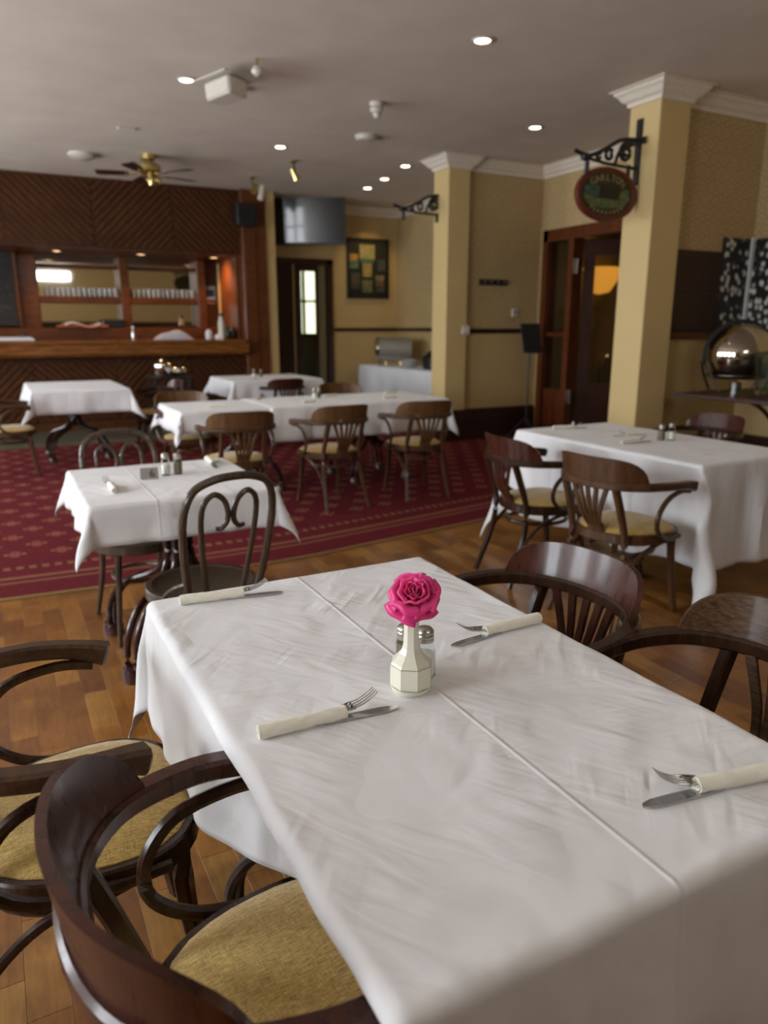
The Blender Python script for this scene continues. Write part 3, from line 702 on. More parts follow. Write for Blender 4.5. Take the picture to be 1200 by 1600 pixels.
# ---- picture of mounted cards
t = thing('framed_picture', 'dark framed display of coloured picture cards on the back wall beside the television', 'picture', (5.80, 11.57, 2.34))
mb = MB()
for a in (-1, 1): mb.box((a * .37, 0, 0), (.03, .04, .96)); mb.box((0, 0, a * .465), (.77, .04, .03))
obj('frame', mb, 'black_iron', t, False)
mb = MB(); mb.box((0, .012, 0), (.72, .01, .92)); obj('mount', mb, plain('dark_olive_mount', (.035, .03, .018), .5), t, False)
cards = [(-.02, .27, .28, .22, (.50, .38, .16)), (-.02, .13, .26, .06, (.12, .22, .15)), (-.27, .17, .16, .12, (.60, .30, .07)), (-.27, .06, .16, .12, (.16, .25, .18)), (-.02, -.02, .17, .22, (.55, .38, .14)), (-.24, -.2, .17, .26, (.13, .11, .07)), (-.02, -.28, .18, .2, (.30, .25, .12)), (.22, -.14, .16, .08, (.38, .28, .16)), (.22, -.24, .16, .12, (.26, .12, .06)), (.22, -.34, .16, .07, (.13, .14, .12)), (.25, .06, .15, .18, (.10, .10, .08))]
for i, (x, z, w_, h_, c) in enumerate(cards):
    mb = MB(); mb.box((x, -.002, z), (w_, .012, h_)); obj('card', mb, plain('card_print_%d' % i, c, .5, 0, .35, 14), t, False)
mb = MB(); mb.box((0, -.014, 0), (.71, .003, .91)); obj('glazing', mb, 'thin_glass', t, False)
spot((5.80, 10.9, 3.26), 16, (1, .72, .34), 75, .8, (radians(30), 0, 0))

# ---- notice board, ledge and collage on the near nib
t = thing('notice_board', 'plain dark brown board on the papered wall beside the near column', 'board', (5.68, 4.79, 1.69))
mb = MB(); mb.box((0, 0, .185), (.66, .02, .36), None, .004); obj('panel', mb, 'panel_wood', t, False)
mb = MB(); mb.box((0, 0, -.185), (.66, .02, .37), None, .004); obj('panel', mb, 'panel_wood', t, False)
mb = MB(); mb.span(5.34, XR2 - .01, 4.74, 4.79, 1.29, 1.345, .006); mb.span(XR2 - .06, XR2 - .01, 2.5, 4.79, 1.29, 1.345, .006); struct('trim_6', mb, 'bar_wood')
t = thing('photo_collage', 'black and white crowd photo collage on the wall above the side table', 'poster', (6.2, 4.785, 1.77))
mb = MB(); mb.box((0, 0, 0), (.40, .008, .83)); obj('print', mb, 'collage', t, False)
mb = MB(); mb.box((.21, -.28, 0), (.008, .52, .83)); obj('print', mb, 'collage', t, False)
mb = MB(); mb.box((.19, -.012, 0), (.045, .018, .86)); obj('white_strip', mb, 'white_paper', t, False)

# ---- little fittings on the far nib
t = thing('coat_hook_rack', 'short dark rack of four round hooks on the far papered wall', 'hook rack', (5.62, 7.76, 1.93))
mb = MB(); mb.box((0, 0, 0), (.42, .02, .07), None, .004); obj('backboard', mb, 'black_iron', t, False)
for k in range(4): mb = MB(); mb.lathe([(.012, 0), (.012, .02), (.022, .03), (.018, .042), (0, .045)], 12, (-.15 + .1 * k, -.01, 0), Matrix.Rotation(radians(90), 3, 'X')); obj('hook', mb, 'steel', t)
t = thing('thermostat', 'small white thermostat on the far papered wall under the hook rack', 'thermostat', (5.97, 7.765, 1.57)); mb = MB(); mb.box((0, 0, 0), (.08, .03, .10), None, .005); obj('cover', mb, 'white_plastic', t, False); mb = MB(); mb.box((0, -.018, .01), (.04, .006, .025)); obj('dial', mb, 'greyboard', t, False)
t = thing('wall_socket_box', 'white junction box at the end of the dado rail by the far column', 'socket box', (5.19, 7.72, 1.355)); mb = MB(); mb.box((0, 0, 0), (.11, .06, .11), None, .008); obj('cover', mb, 'white_plastic', t, False); mb = MB(); mb.box((0, -.033, 0), (.06, .006, .03)); obj('switch', mb, 'white_plaster', t, False)
t = thing('music_stand', 'black music stand on a thin pole by the mahogany door', 'stand', (5.98, 7.42, 0), radians(8))
mb = MB(); mb.box((0, 0, 1.26), (.33, .012, .36), Matrix.Rotation(radians(-12), 3, 'X'), .003)
mb.box((0, -.06, 1.085), (.33, .07, .01)); obj('desk', mb, plain('dark_grey_steel', (.03, .03, .032), .5), t, False)
mb = MB(); mb.sweep([(0, .02, 1.2), (0, .02, .12)], .011); obj('pole', mb, 'black_iron', t)
for k in range(3):
    a = k * 2 * pi / 3 + .3; mb = MB(); mb.sweep([(0, .02, .28), (.26 * cos(a), .02 + .26 * sin(a), .012)], .008); obj('leg', mb, 'black_iron', t)

# ---- iron brackets and hanging sign
def bracket(label, y, sc=1.0):
    t = thing('sign_bracket', label, 'bracket', (4.9, y, 0))
    xw = .083
    mb = MB(); mb.span(xw - .02, xw, -.03, .03, 2.55, 3.06, .004); mb.span(xw - .035, xw - .015, -.09, .09, 2.86, 2.91, .004); obj('wall_bar', mb, 'black_iron', t, False)
    def tube(p, r): return MB().sweep(spline([(x, 0, z) for x, z in p], 6), r)
    obj('top_bar', tube([(xw - .02, 2.90), (-.12, 2.88), (-.28, 2.80), (-.42, 2.74), (-.50, 2.735), (-.60, 2.755)], .017), 'black_iron', t)
    obj('lower_bar', tube([(xw - .02, 2.68), (-.25, 2.69), (-.48, 2.715)], .013), 'black_iron', t)
    for cx, cz, r, tn in ((-.06, 2.79, .075, 2.2), (-.24, 2.755, .045, 2.0), (-.35, 2.735, .025, 1.8), (-.06, 2.79, .035, 1.5)):
        pts = [(cx + r * (1 - .5 * k / 30) * cos(tn * pi * k / 30 + .8), cz + r * (1 - .5 * k / 30) * sin(tn * pi * k / 30 + .8)) for k in range(31)]
        obj('scroll', MB().sweep([(x, 0, z) for x, z in pts], .015), 'black_iron', t)
    obj('brace', tube([(-.02, 2.87), (-.13, 2.79), (-.17, 2.70)], .014), 'black_iron', t)
    mb = MB(); mb.lathe([(0, -.035), (.03, -.02), (.036, 0), (.03, .02), (0, .035)], 10, (-.50, 0, 2.72)); obj('boss', mb, 'black_iron', t)
    for hx in (-.47, -.02): obj('hanger', tube([(hx, 2.70), (hx, 2.60)], .018), 'black_iron', t)
    return t
bracket('black scrolled iron bracket holding the oval sign on the near column', 4.90)
bracket('black scrolled iron bracket without a sign on the far column', 7.92)
def text_mesh(name, s, size, depth=.002):
    cu = bpy.data.curves.new(name, 'FONT'); cu.body = s; cu.size = size; cu.extrude = depth; cu.align_x = 'CENTER'; cu.align_y = 'CENTER'; cu.resolution_u = 2
    o = bpy.data.objects.new(name, cu); COL.objects.link(o); dg = bpy.context.evaluated_depsgraph_get()
    me = bpy.data.meshes.new_from_object(o.evaluated_get(dg)); bpy.data.objects.remove(o); bpy.data.curves.remove(cu); return me
def ell(a, b_, y0, y1, n_=48, cx=0, cz=0):
    vs = [(cx + a * cos(2 * pi * k / n_), y, cz + b_ * sin(2 * pi * k / n_)) for y in (y0, y1) for k in range(n_)]
    return vs, [tuple(range(n_)), tuple(range(n_, 2 * n_))[::-1]] + [(k, n_ + k, n_ + (k + 1) % n_, (k + 1) % n_) for k in range(n_)]
t = thing('oval_sign', 'oval painted pub sign in a red-brown frame hanging from the near iron bracket', 'sign', (4.655, 4.90, 2.455), radians(-4))
SGX, SGZ = 1.10, .92
mb = MB(); mb.sweep([(.262 * cos(2 * pi * k / 48), 0, .205 * sin(2 * pi * k / 48)) for k in range(48)], (.045, .05), (0, 1, 0), True); obj('frame', mb, plain('red_brown_frame_paint', (.12, .018, .008), .4), t)
mb = MB(); mb.add(*ell(.25, .195, -.012, .012)); obj('face', mb, plain('sign_dark_green_paint', (.035, .035, .014), .5), t, False)
def flat(pts, y0, y1):
    n_ = len(pts); vs = [(x, y, z) for y in (y0, y1) for x, z in pts]
    return MB().add(vs, [tuple(range(n_)), tuple(range(n_, 2 * n_))[::-1]] + [(k, n_ + k, n_ + (k + 1) % n_, (k + 1) % n_) for k in range(n_)])
obj('painted_hedge', flat([(-.215, .06), (-.20, -.01), (-.08, -.02), (-.07, .06), (-.14, .075)], -.016, -.012), plain('sign_teal_paint', (.05, .09, .055), .5, 0, .5, 30), t, False)
obj('painted_lawn', flat([(-.22, -.0), (-.1, -.035), (.1, -.04), (.14, .045), (.2, .05), (.215, -.03), (.15, -.10), (0, -.115), (-.14, -.105), (-.2, -.06)], -.017, -.012), plain('sign_green_paint', (.11, .14, .05), .5, 0, .45, 25), t, False)
obj('painted_house', flat([(-.07, .075), (-.07, -.02), (.11, -.04), (.125, .06), (.03, .085)], -.018, -.012), plain('sign_brown_paint', (.022, .016, .005), .5), t, False)
gold = plain('sign_gold_letters', (.30, .23, .10), .5); M['gold_letters'] = gold
for k, ch in enumerate('CARLTON'):
    a = radians(90 + 42 - 14 * k); me = text_mesh('letter', ch, .062)
    o = link('letter', me, gold, t); o.location = (.205 * cos(a), -.014, .145 * sin(a) - .008); o.rotation_euler = (radians(90), 0, 0)
    o.rotation_euler = (Matrix.Rotation(-(a - pi / 2), 3, 'Y') @ Matrix.Rotation(radians(90), 3, 'X')).to_euler()
for k in range(9):
    a = radians(-90 - 44 + 11 * k); mb = MB(); mb.box((.205 * cos(a), -.015, .152 * sin(a)), (.012, .004, .026), Matrix.Rotation(-(a + pi / 2), 3, 'Y')); obj('paint_stroke', mb, gold if k != 5 else plain('sign_orange_paint', (.35, .15, .03), .5), t, False)

for ch_ in t.children:
    ch_.scale = (SGX, 1, SGZ) if ch_.name.split('.')[0] != 'letter' else (1.2, 1.2, 1.2)
    ch_.location = (ch_.location.x * SGX, ch_.location.y, ch_.location.z * SGZ)
# ================================================================ CEILING FITTINGS
DL = [((754, 62), 'nearest'), ((845, 201), 'a'), ((438, 229), 'b'), ((660, 267), 'c'), ((618, 281), 'd'), ((579, 294), 'e'), ((291, 124), 'f')]
pos = [(3.228, 4.679, 'white rimmed ceiling downlight nearest the camera, above the right table'), (5.0, 6.3, 'white rimmed ceiling downlight left of the oval sign'), (3.064, 8.23, 'white rimmed ceiling downlight beyond the projector mount'), (4.75, 8.45, 'ceiling downlight nearest the far column'), (4.9, 9.28, 'middle ceiling downlight of the three beyond the far column'), (5.0, 9.98, 'ceiling downlight above the framed picture cards'), (1.632, 6.458, 'white rimmed ceiling downlight just left of the projector mount')]
for x, y, lab in pos: canlight(x, y, CEIL, lab, 'white ceiling downlights', .055)
for x, y, lab in pos[:3] + pos[6:]: spot((x, y, CEIL - .03), 5, (1, .8, .55), 110)
# projector mount
t = thing('projector', 'white projector under a square plate on the ceiling near the centre', 'projector', (1.83, 6.1, CEIL), radians(30))
mb = MB(); mb.box((0, 0, -.10), (.42, .42, .015), Matrix.Rotation(radians(-6), 3, 'X'), .003); obj('plate', mb, 'white_plastic', t, False)
mb = MB(); mb.box((-.04, -.06, -.20), (.26, .32, .16), Matrix.Rotation(radians(-6), 3, 'X'), .02); obj('body', mb, 'white_plastic', t)
mb = MB(); mb.lathe([(.05, 0), (.05, .06), (.035, .06), (.03, .02), (0, .02)], 18, (.10, -.02, -.19), Matrix.Rotation(radians(90), 3, 'Y')); obj('lens', mb, 'white_plastic', t)
mb = MB(); mb.sweep([(.05, .05, 0), (.05, .05, -.1)], .03); obj('column', mb, 'white_plastic', t)
for ch_ in t.children: ch_.scale = (.8, .8, .8)
t = thing('smoke_detector', 'round white smoke detector just behind the projector mount', 'detector', (2.08, 6.45, CEIL)); mb = MB(); mb.lathe([(.06, 0), (.06, -.02), (.04, -.035), (0, -.04)], 20); obj('dome', mb, 'white_plastic', t); mb = MB(); mb.lathe([(.075, 0), (.075, -.008), (.06, -.01)], 20); obj('base', mb, 'white_plastic', t)
t = thing('camera_dome', 'small cream dome hanging below the projector mount', 'sensor', (1.98, 5.75, CEIL)); mb = MB(); mb.lathe([(0, -.12), (.035, -.105), (.045, -.08), (.03, -.055), (0, -.05)], 16); obj('dome', mb, 'white_plastic', t); mb = MB(); mb.sweep([(0, 0, 0), (0, 0, -.06)], .012); obj('rod', mb, 'brass', t)
t = thing('siren_sounder', 'white three-tiered alarm sounder on the ceiling right of the projector', 'alarm', (3.25, 6.3, CEIL))
for k, (r_, z_) in enumerate(((.065, 0), (.06, -.045), (.035, -.085))): mb = MB(); mb.lathe([(r_ * .9, z_), (r_, z_ - .012), (r_ * .85, z_ - .035), (r_ * .4, z_ - .045), (0, z_ - .045)], 20); obj('tier', mb, 'white_plastic', t)
t = thing('ceiling_rose', 'flat cream ceiling disc beyond the alarm sounder', 'ceiling disc', (3.68, 7.38, CEIL)); mb = MB(); mb.lathe([(.11, 0), (.11, -.02), (.09, -.045), (0, -.055)], 24); obj('cover', mb, 'white_plastic', t); mb = MB(); mb.lathe([(.12, 0), (.12, -.008), (.1, -.01)], 24); obj('base', mb, 'white_plastic', t)
t = thing('ceiling_sensor', 'small white rectangular sensor on the ceiling left of the fan', 'sensor', (1.45, 8.2, CEIL)); mb = MB(); mb.box((0, 0, -.012), (.17, .06, .024), None, .006); obj('cover', mb, 'white_plastic', t)
t = thing('heat_detector', 'flat cream disc on the ceiling at far left near the bar', 'detector', (1.19, 9.6, CEIL)); mb = MB(); mb.lathe([(.15, 0), (.15, -.03), (.11, -.055), (0, -.06)], 24); obj('cover', mb, 'white_plastic', t)
# ceiling fan
t = thing('ceiling_fan', 'brass ceiling fan with dark wooden blades in front of the bar', 'fan', (1.86, 9.3, CEIL))
mb = MB(); mb.lathe([(0, 0), (.085, 0), (.08, -.055), (.03, -.07), (.03, -.09)], 24); obj('canopy', mb, 'brass', t)
mb = MB(); mb.lathe([(.03, -.09), (.11, -.10), (.135, -.12), (.135, -.18), (.10, -.205), (.03, -.21)], 28); obj('motor', mb, 'brass', t)
for k in range(5):
    a = 2 * pi * k / 5 + .35; R_ = Matrix.Rotation(a, 3, 'Z')
    mb = MB(); vs = []
    for i in range(9):
        u_ = i / 8; rr_ = .22 + .36 * u_; wd = .045 + .03 * sin(min(1, u_ * 1.3) * pi / 2) * (1 if u_ < .95 else .7)
        for s_, z_ in ((-1, 0), (1, .02)):
            vs.append(R_ @ Vector((rr_, s_ * wd, -.215 + z_)))
    fs = [(2 * i, 2 * i + 1, 2 * i + 3, 2 * i + 2) for i in range(8)]
    obj('blade', MB().add(vs, fs), 'dark_door', t, False, .008)
    obj('blade_arm', MB().sweep([R_ @ Vector((.08, 0, -.205)), R_ @ Vector((.16, 0, -.215)), R_ @ Vector((.27, 0, -.21))], (.03, .01)), 'brass', t, False)
mb = MB(); mb.lathe([(0, -.33), (.035, -.33), (.045, -.30), (.05, -.23), (.03, -.20), (0, -.20)], 16, (.02, -.02, 0)); obj('light_kit', mb, 'brass', t)
for k in range(2):
    a = k * 2.6 - .5; mb = MB(); mb.lathe([(.015, 0), (.03, .03), (.035, .08), (.03, .08)], 14, (.05 * cos(a), .05 * sin(a), -.25), Matrix.Rotation(radians(115), 3, 'Y') @ Matrix.Rotation(0, 3, 'Z')); obj('lamp_cup', mb, 'brass', t)
def ceiling_spot(label, x, y, aim):
    t = thing('spotlight', label, 'spotlight', (x, y, CEIL))
    mb = MB(); mb.lathe([(0, 0), (.045, 0), (.045, -.02), (.015, -.035)], 16); obj('base', mb, 'brass', t)
    mb = MB(); mb.sweep([(0, 0, -.03), (.015, 0, -.12)], .009); obj('stem', mb, 'black_iron', t)
    R_ = Matrix.Rotation(aim, 3, 'Y'); mb = MB(); mb.lathe([(.0, .09), (.03, .085), (.035, .02), (.05, -.05), (.045, -.05), (0, -.02)], 18, (.015, 0, -.17), R_); obj('shade', mb, 'brass', t)
    return t
s1 = ceiling_spot('brass ceiling spotlight right of the television gap, over the long table', 3.43, 8.79, radians(-30))
s2 = ceiling_spot('brass double ceiling spotlight just in front of the television', 3.30, 9.95, radians(35))
mb = MB(); mb.lathe([(0, .10), (.035, .09), (.045, 0), (.04, -.09), (0, -.10)], 16, (.12, 0, -.19), Matrix.Rotation(radians(12), 3, 'Y')); obj('white_shade', mb, 'white_plastic', s2)

# ================================================================ FURNITURE
def table_base(name, label, x, y, span=.31, h=.72, rz=0, top=None, m_='maroon_wood', group=None):
    """bentwood pedestal table: four doubled bentwood legs, ringed feet and a square top"""
    t = thing(name, label, 'table', (x, y, 0), rz, group)
    for k in range(4):
        a = pi / 4 + k * pi / 2; R_ = Matrix.Rotation(a, 3, 'Z'); mb = MB()
        for off in (-.022, .022):
            pts = spline([(.045, off, h - .03), (.045, off, .50), (.06, off, .40), (.13, off, .335), (span * .75, off, .27), (span * .97, off, .16), (span, off, .03)], 5)
            mb.sweep([R_ @ p for p in pts], lambda q: .017 - .003 * q)
        obj('leg', mb, m_, t)
        mb = MB(); mb.lathe([(.045, 0), (.045, .045), (.038, .055), (.038, .06)], 12, R_ @ Vector((span, 0, 0)), None); f = obj('foot', mb, m_, t)
        mb = MB(); pts = spline([(.05, 0, h - .06), (.10, 0, h - .16), (.18, 0, h - .05), (.22, 0, h - .02)], 5); mb.sweep([R_ @ p for p in pts], .012); obj('brace', mb, m_, t)
    mb = MB(); mb.lathe([(.05, .36), (.06, .37), (.06, .42), (.045, .45), (.045, h - .02)], 16); obj('column', mb, m_, t)
    if top: mb = MB(); mb.box((0, 0, h + .006), (top[0], top[1], .024), None, .006); obj('tabletop', mb, m_, t, False)
    return t

def cloth(name, label, x0, x1, y0, y1, z, ov, seed, m_, step=.02, r=.018, push=(), group=None, wave=.012, corner=None, flare=.05, zmin=.012, cfold=.42, dropcut=None, sag=()):
    """square cloth draped over a rectangular top; ov = overhang (x0,x1,y0,y1)"""
    cx, cy = (x0 + x1) / 2, (y0 + y1) / 2; hx, hy = (x1 - x0) / 2, (y1 - y0) / 2
    def axis(h, o0, o1):
        n_ = max(2, int(round((2 * h - .04) / (step * 1.5)))); a = [-h + .02 + (2 * h - .04) * i / n_ for i in range(n_ + 1)]
        def edge(o):
            e = []; s_ = -.014
            while s_ < min(r * 1.6, o): e.append(s_); s_ += .0055 if step <= .02 else .009
            k = max(1, int((o - s_) / step)); e += [s_ + (o - s_) * i / k for i in range(k + 1)]
            e[-1] = o; return e
        return [-h - e for e in reversed(edge(o0))] + a + [h + e for e in edge(o1)]
    U = axis(hx, ov[0], ov[1]); V = axis(hy, ov[2], ov[3]); vs = []
    rnd_ = random.Random(seed); ph = [rnd_.uniform(0, 6.28) for _ in range(8)]
    for v in V:
        for u in U:
            du = max(0, abs(u) - (hx)); dv = max(0, abs(v) - hy); su = 1 if u > 0 else -1; sv = 1 if v > 0 else -1
            px, py = max(-hx, min(hx, u)), max(-hy, min(hy, v)); s_ = hypot(du, dv)
            if s_ < 1e-7:
                zz = .0009 * noise.noise(Vector((u * 7 + seed, v * 7, 0))) + .0006 * noise.noise(Vector((u * 21, v * 21, seed)))
                vs.append((px, py, zz + .002)); continue
            if s_ < r * pi / 2: off = r * sin(s_ / r); dz = r * (1 - cos(s_ / r))
            else: off = r; dz = r + (s_ - r * pi / 2)
            th = atan2(dv, du); q = sin(2 * th); hang = max(0, s_ - r * 1.6)
            out = off + hang * flare
            out += hang * cfold * (max(0, q) ** 1.3)
            tpar = (py if du > dv else px)
            wv = 1 - q
            out += wv * min(1, hang / .2) * wave * (sin(tpar * 13 + ph[0]) + .7 * sin(tpar * 29 + ph[1]) + .4 * sin(tpar * 47 + ph[2]))
            # swirl the corner fold a little so it is not a perfect cone
            ang = th + .22 * q * sin(2.2 * s_ * 6 + ph[3]) * min(1, hang / .15)
            ox, oy = su * out * cos(ang), sv * out * sin(ang)
            if q < .999 and du > 0 and dv > 0: pass
            zz = -dz
            for (side, c_, sg, am) in push:
                if side == 'x0' and su < 0 and du > 0: ox += am * exp(-((py + cy - c_) / sg) ** 4) * min(1, hang / .16)
                if side == 'x1' and su > 0 and du > 0: ox -= am * exp(-((py + cy - c_) / sg) ** 2) * min(1, hang / .28)
                if side == 'y0' and sv < 0 and dv > 0: oy += am * exp(-((px + cx - c_) / sg) ** 2) * min(1, hang / .28)
            if z + zz < zmin:
                ex = zmin - (z + zz); zz = zmin - z; ox += su * cos(ang) * ex * .4; oy += sv * sin(ang) * ex * .4
            ox += .004 * noise.noise(Vector((u * 9, v * 9, seed + 3))); oy += .004 * noise.noise(Vector((u * 9, v * 9, seed + 8)))
            vs.append((px + ox, py + oy, zz + .002))
    W = len(U); fs = [(j * W + i, j * W + i + 1, (j + 1) * W + i + 1, (j + 1) * W + i) for j in range(len(V) - 1) for i in range(W - 1)]
    me = MB().add(vs, fs).mesh(name); me.shade_smooth()
    o = link(name, me, m_); o.location = (cx, cy, z); tag(o, label, 'tablecloth', group)
    s_ = o.modifiers.new('solid', 'SOLIDIFY'); s_.thickness = .0014; s_.offset = -1
    return o

M['cloth_main'] = cloth_mat('white_tablecloth_main', [(.0, 1.0)], [], .85)
M['cloth_b'] = cloth_mat('white_tablecloth_small', [(-.12, .8), (.18, .7)], [(.1, .5)], .6)
M['cloth_c'] = cloth_mat('white_tablecloth_far', [(0, .8)], [], .5)
# main table
table_base('pedestal_table', 'bentwood pedestal table under the nearest white cloth', .66, 1.15, .42, .72, 0, (.70, 1.20), 'cafe_wood')
cloth('tablecloth', 'large creased white tablecloth on the nearest table, under the pink rose', .286, 1.035, .505, 1.748, .748, (.30, .30, .42, .30), 3, M['cloth_main'], .0125, .02, (('x0', .81, .33, .15), ('x1', 1.38, .28, .06), ('x1', .87, .28, .02)), None, .006, cfold=.20)
# table 6
table_base('pedestal_table', 'dark red bentwood pedestal table under the small cloth with the number card', .64, 3.16, .38, .72, 0, (.68, .60))
cloth('tablecloth', 'small white tablecloth on the square table with the number card', .27, .99, 2.86, 3.65, .748, (.17, .18, .17, .17), 11, M['cloth_b'], .02, .02, (), None, .012, cfold=.36)
# right table
table_base('pedestal_table', 'bentwood pedestal table under the long white cloth at right', 3.38, 3.1, .33, .72, 0, (.72, 1.3))
cloth('tablecloth', 'long white tablecloth falling to the floor on the table at right', 3.0, 3.76, 2.38, 3.80, .748, (.56, .56, .56, .5), 23, M['cloth_c'], .025, .02, (('x0', 2.55, .2, .10), ('x0', 3.15, .2, .10)), None, .016, cfold=.27, flare=.03)
# long table pair
table_base('pedestal_table', 'bentwood pedestal table under the left half of the long far cloth', 1.85, 6.22, .38, .72, 0, (1.1, .74))
table_base('pedestal_table', 'bentwood pedestal table under the right half of the long far cloth', 3.1, 6.22, .38, .72, 0, (1.1, .74))
cloth('tablecloth', 'white tablecloth on the left half of the long far table', 1.28, 2.42, 5.82, 6.62, .748, (.20, .02, .18, .2), 31, M['cloth_c'], .035, .02, (), None, .012, cfold=.5)
cloth('tablecloth', 'white tablecloth with long hanging corner on the right half of the long table', 2.02, 3.72, 5.80, 6.64, .754, (.10, .2, .30, .2), 37, M['cloth_c'], .035, .02, (), None, .02, cfold=.3)
# table by the bar
table_base('pedestal_table', 'dark bentwood pedestal table under the cloth in front of the bar at left', .75, 8.65, .40, .74, 0, (.84, 1.1), 'dark_wood')
cloth('tablecloth', 'white tablecloth on the left table in front of the bar', .33, 1.24, 8.0, 9.4, .778, (.22, .22, .24, .2), 41, M['cloth_c'], .035, .02, (), None, .012, cfold=.5)
# table near the back door
table_base('pedestal_table', 'dark bentwood pedestal table under the cloth near the back door', 3.0, 9.0, .36, .74, 0, (1.0, .9), 'dark_wood')
cloth('tablecloth', 'white tablecloth on the small table near the back door', 2.5, 3.6, 8.5, 9.5, .778, (.22, .22, .22, .2), 47, M['cloth_c'], .035, .02, (), None, .014, cfold=.5)
# buffet
t = thing('buffet_table', 'long buffet table along the right wall beyond the far column', 'table', (5.85, 10.1, 0))
mb = MB(); mb.box((0, 0, .76), (.68, 2.4, .04), None, .004); obj('tabletop', mb, 'dark_door', t, False)
for sx_ in (-1, 1):
    for sy_ in (-1, 1): mb = MB(); mb.sweep([(.3 * sx_, 1.1 * sy_, .74), (.3 * sx_, 1.1 * sy_, 0)], .018); obj('leg', mb, 'steel', t)
cloth('buffet_cloth', 'floor-length white cloth on the buffet table by the back corner', 5.50, 6.20, 8.9, 11.3, .782, (.72, .02, .72, .5), 53, M['cloth_c'], .05, .015, (), None, .012, cfold=.05, flare=.0)

def pebble(label):  # placeholder for type hints
    return label

# ---- captain's bentwood armchair
def captain_chair(name, label, crest, frame, armm, slats=5, cut=0.0, ca=.295, ch=.120):
    t = thing(name, label, 'chair')
    # seat frame + cushion
    def se(a, rx, ry, p=2.6):
        c, s_ = cos(a), sin(a); k = (abs(c) ** p + abs(s_) ** p) ** (-1 / p); y = ry * s_ * k; x = rx * c * k
        return (x * (1 + .10 * y / ry), y)
    pts = [(*se(2 * pi * k / 40, .218, .208), .425) for k in range(40)]
    obj('seat_frame', MB().sweep(pts, (.026, .05), (0, 0, 1), True), frame, t)
    prof = [(0, .032), (.4, .031), (.7, .026), (.88, .016), (.96, .004), (.97, -.012)]
    vs = []; fs = []
    for r_, z_ in prof:
        for k in range(32):
            x, y = se(2 * pi * k / 32, .222 * max(r_, .001), .212 * max(r_, .001)); vs.append((x, y, .449 + z_))
    for i in range(len(prof) - 1):
        for k in range(32): fs.append((i * 32 + k, (i + 1) * 32 + k, (i + 1) * 32 + (k + 1) % 32, i * 32 + (k + 1) % 32))
    me = MB().add(vs, [f[::-1] for f in fs]).mesh('seat_cushion'); link('seat_cushion', me, 'fabric', t)
    # front legs
    for s_ in (-1, 1):
        obj('leg', MB().sweep(spline([(s_ * .165, .155, .44), (s_ * .172, .165, .25), (s_ * .19, .20, 0)], 5), lambda q: (.040 - .012 * q, .036 - .012 * q)), frame, t)
        obj('leg', MB().sweep(spline([(s_ * .150, -.272, .685), (s_ * .155, -.225, .55), (s_ * .160, -.195, .43), (s_ * .168, -.215, .25), (s_ * .19, -.30, 0)], 5), lambda q: (.032 - .008 * q, .034 - .010 * q)), frame, t)
    # arm bow
    half = [(.240, .185 - cut, .662), (.250, .12 - cut * .7, .674), (.264, .02 - cut * .3, .685), (.262, -.09, .692), (.222, -.20, .695), (.13, -.272, .695), (0, -.295, .695)]
    full = [Vector(p) for p in half] + [Vector((-x, y, z)) for x, y, z in half[-2::-1]]
    full = spline(full, 5); N_ = len(full)
    def sz(q):
        e = min(q, 1 - q) * 2
        return (.040 + .010 * max(0, 1 - e / .18), .036 + .016 * max(0, 1 - e / .3)) if e > .02 else (.040, .034)
    obj('arm_rail', MB().sweep(full, sz), armm, t)
    # crest board
    cl = [0.0]
    for k in range(1, N_): cl.append(cl[-1] + (full[k] - full[k - 1]).length)
    def bow_at(d):
        d += cl[-1] / 2
        for k in range(1, N_):
            if cl[k] >= d: q = (d - cl[k - 1]) / (cl[k] - cl[k - 1]); return full[k - 1].lerp(full[k], q)
        return full[-1]
    def crest_fn(u, v):
        q = 2 * u - 1; p = bow_at(q * ca); p2 = bow_at(q * ca + .004); tn = (p2 - p).normalized(); nr = Vector((tn.y, -tn.x, 0))
        if nr.y * 1 > 0 and abs(q) < .5: nr = -nr
        if Vector((p.x, p.y + .02)).dot(Vector((nr.x, nr.y))) < 0: nr = -nr
        hgt = ch * max(.03, (1 - abs(q) ** 4.5)) ** .62
        return Vector((p.x, p.y, .704)) + nr * (-.012 + .026 * v * (hgt / ch)) + Vector((0, 0, hgt * v))
    mb = MB(); nu = 34; nv = 6
    front = [crest_fn(i / nu, j / nv) for j in range(nv + 1) for i in range(nu + 1)]
    W = nu + 1; Lf = len(front); back = [p + Vector((p.x, p.y + .02, 0)).normalized() * (.021 - .007 * ((k // W) / nv)) for k, p in enumerate(front)]
    fs = []
    for j in range(nv):
        for i in range(nu):
            a = j * W + i; fs.append((a + 1, a, a + W, a + W + 1)); fs.append((Lf + a, Lf + a + 1, Lf + a + W + 1, Lf + a + W))
    bd = [i for i in range(W)] + [j * W + nu for j in range(1, nv + 1)] + [nv * W + i for i in range(nu - 1, -1, -1)] + [j * W for j in range(nv - 1, 0, -1)]
    for k in range(len(bd)):
        a, b_ = bd[k - 1], bd[k]; fs.append((a, b_, Lf + b_, Lf + a))
    obj('crest_rail', mb.add(front + back, fs), crest, t)
    # fan splat
    for k in range(slats):
        q = (k - (slats - 1) / 2) / ((slats - 1) / 2)
        top = Vector((.098 * q, -.290 + .02 * q * q, .682)); mid = Vector((.060 * q, -.262, .56)); bot = Vector((.036 * q, -.222, .478))
        obj('slat', MB().sweep(spline([top, mid, bot], 4), lambda s_: (.026 - .008 * s_, .011)  , (0, 1, .4)), crest, t)
    obj('splat_base', MB().box((0, -.210, .462), (.10, .016, .07), Matrix.Rotation(radians(12), 3, 'X'), .006), crest, t, False)
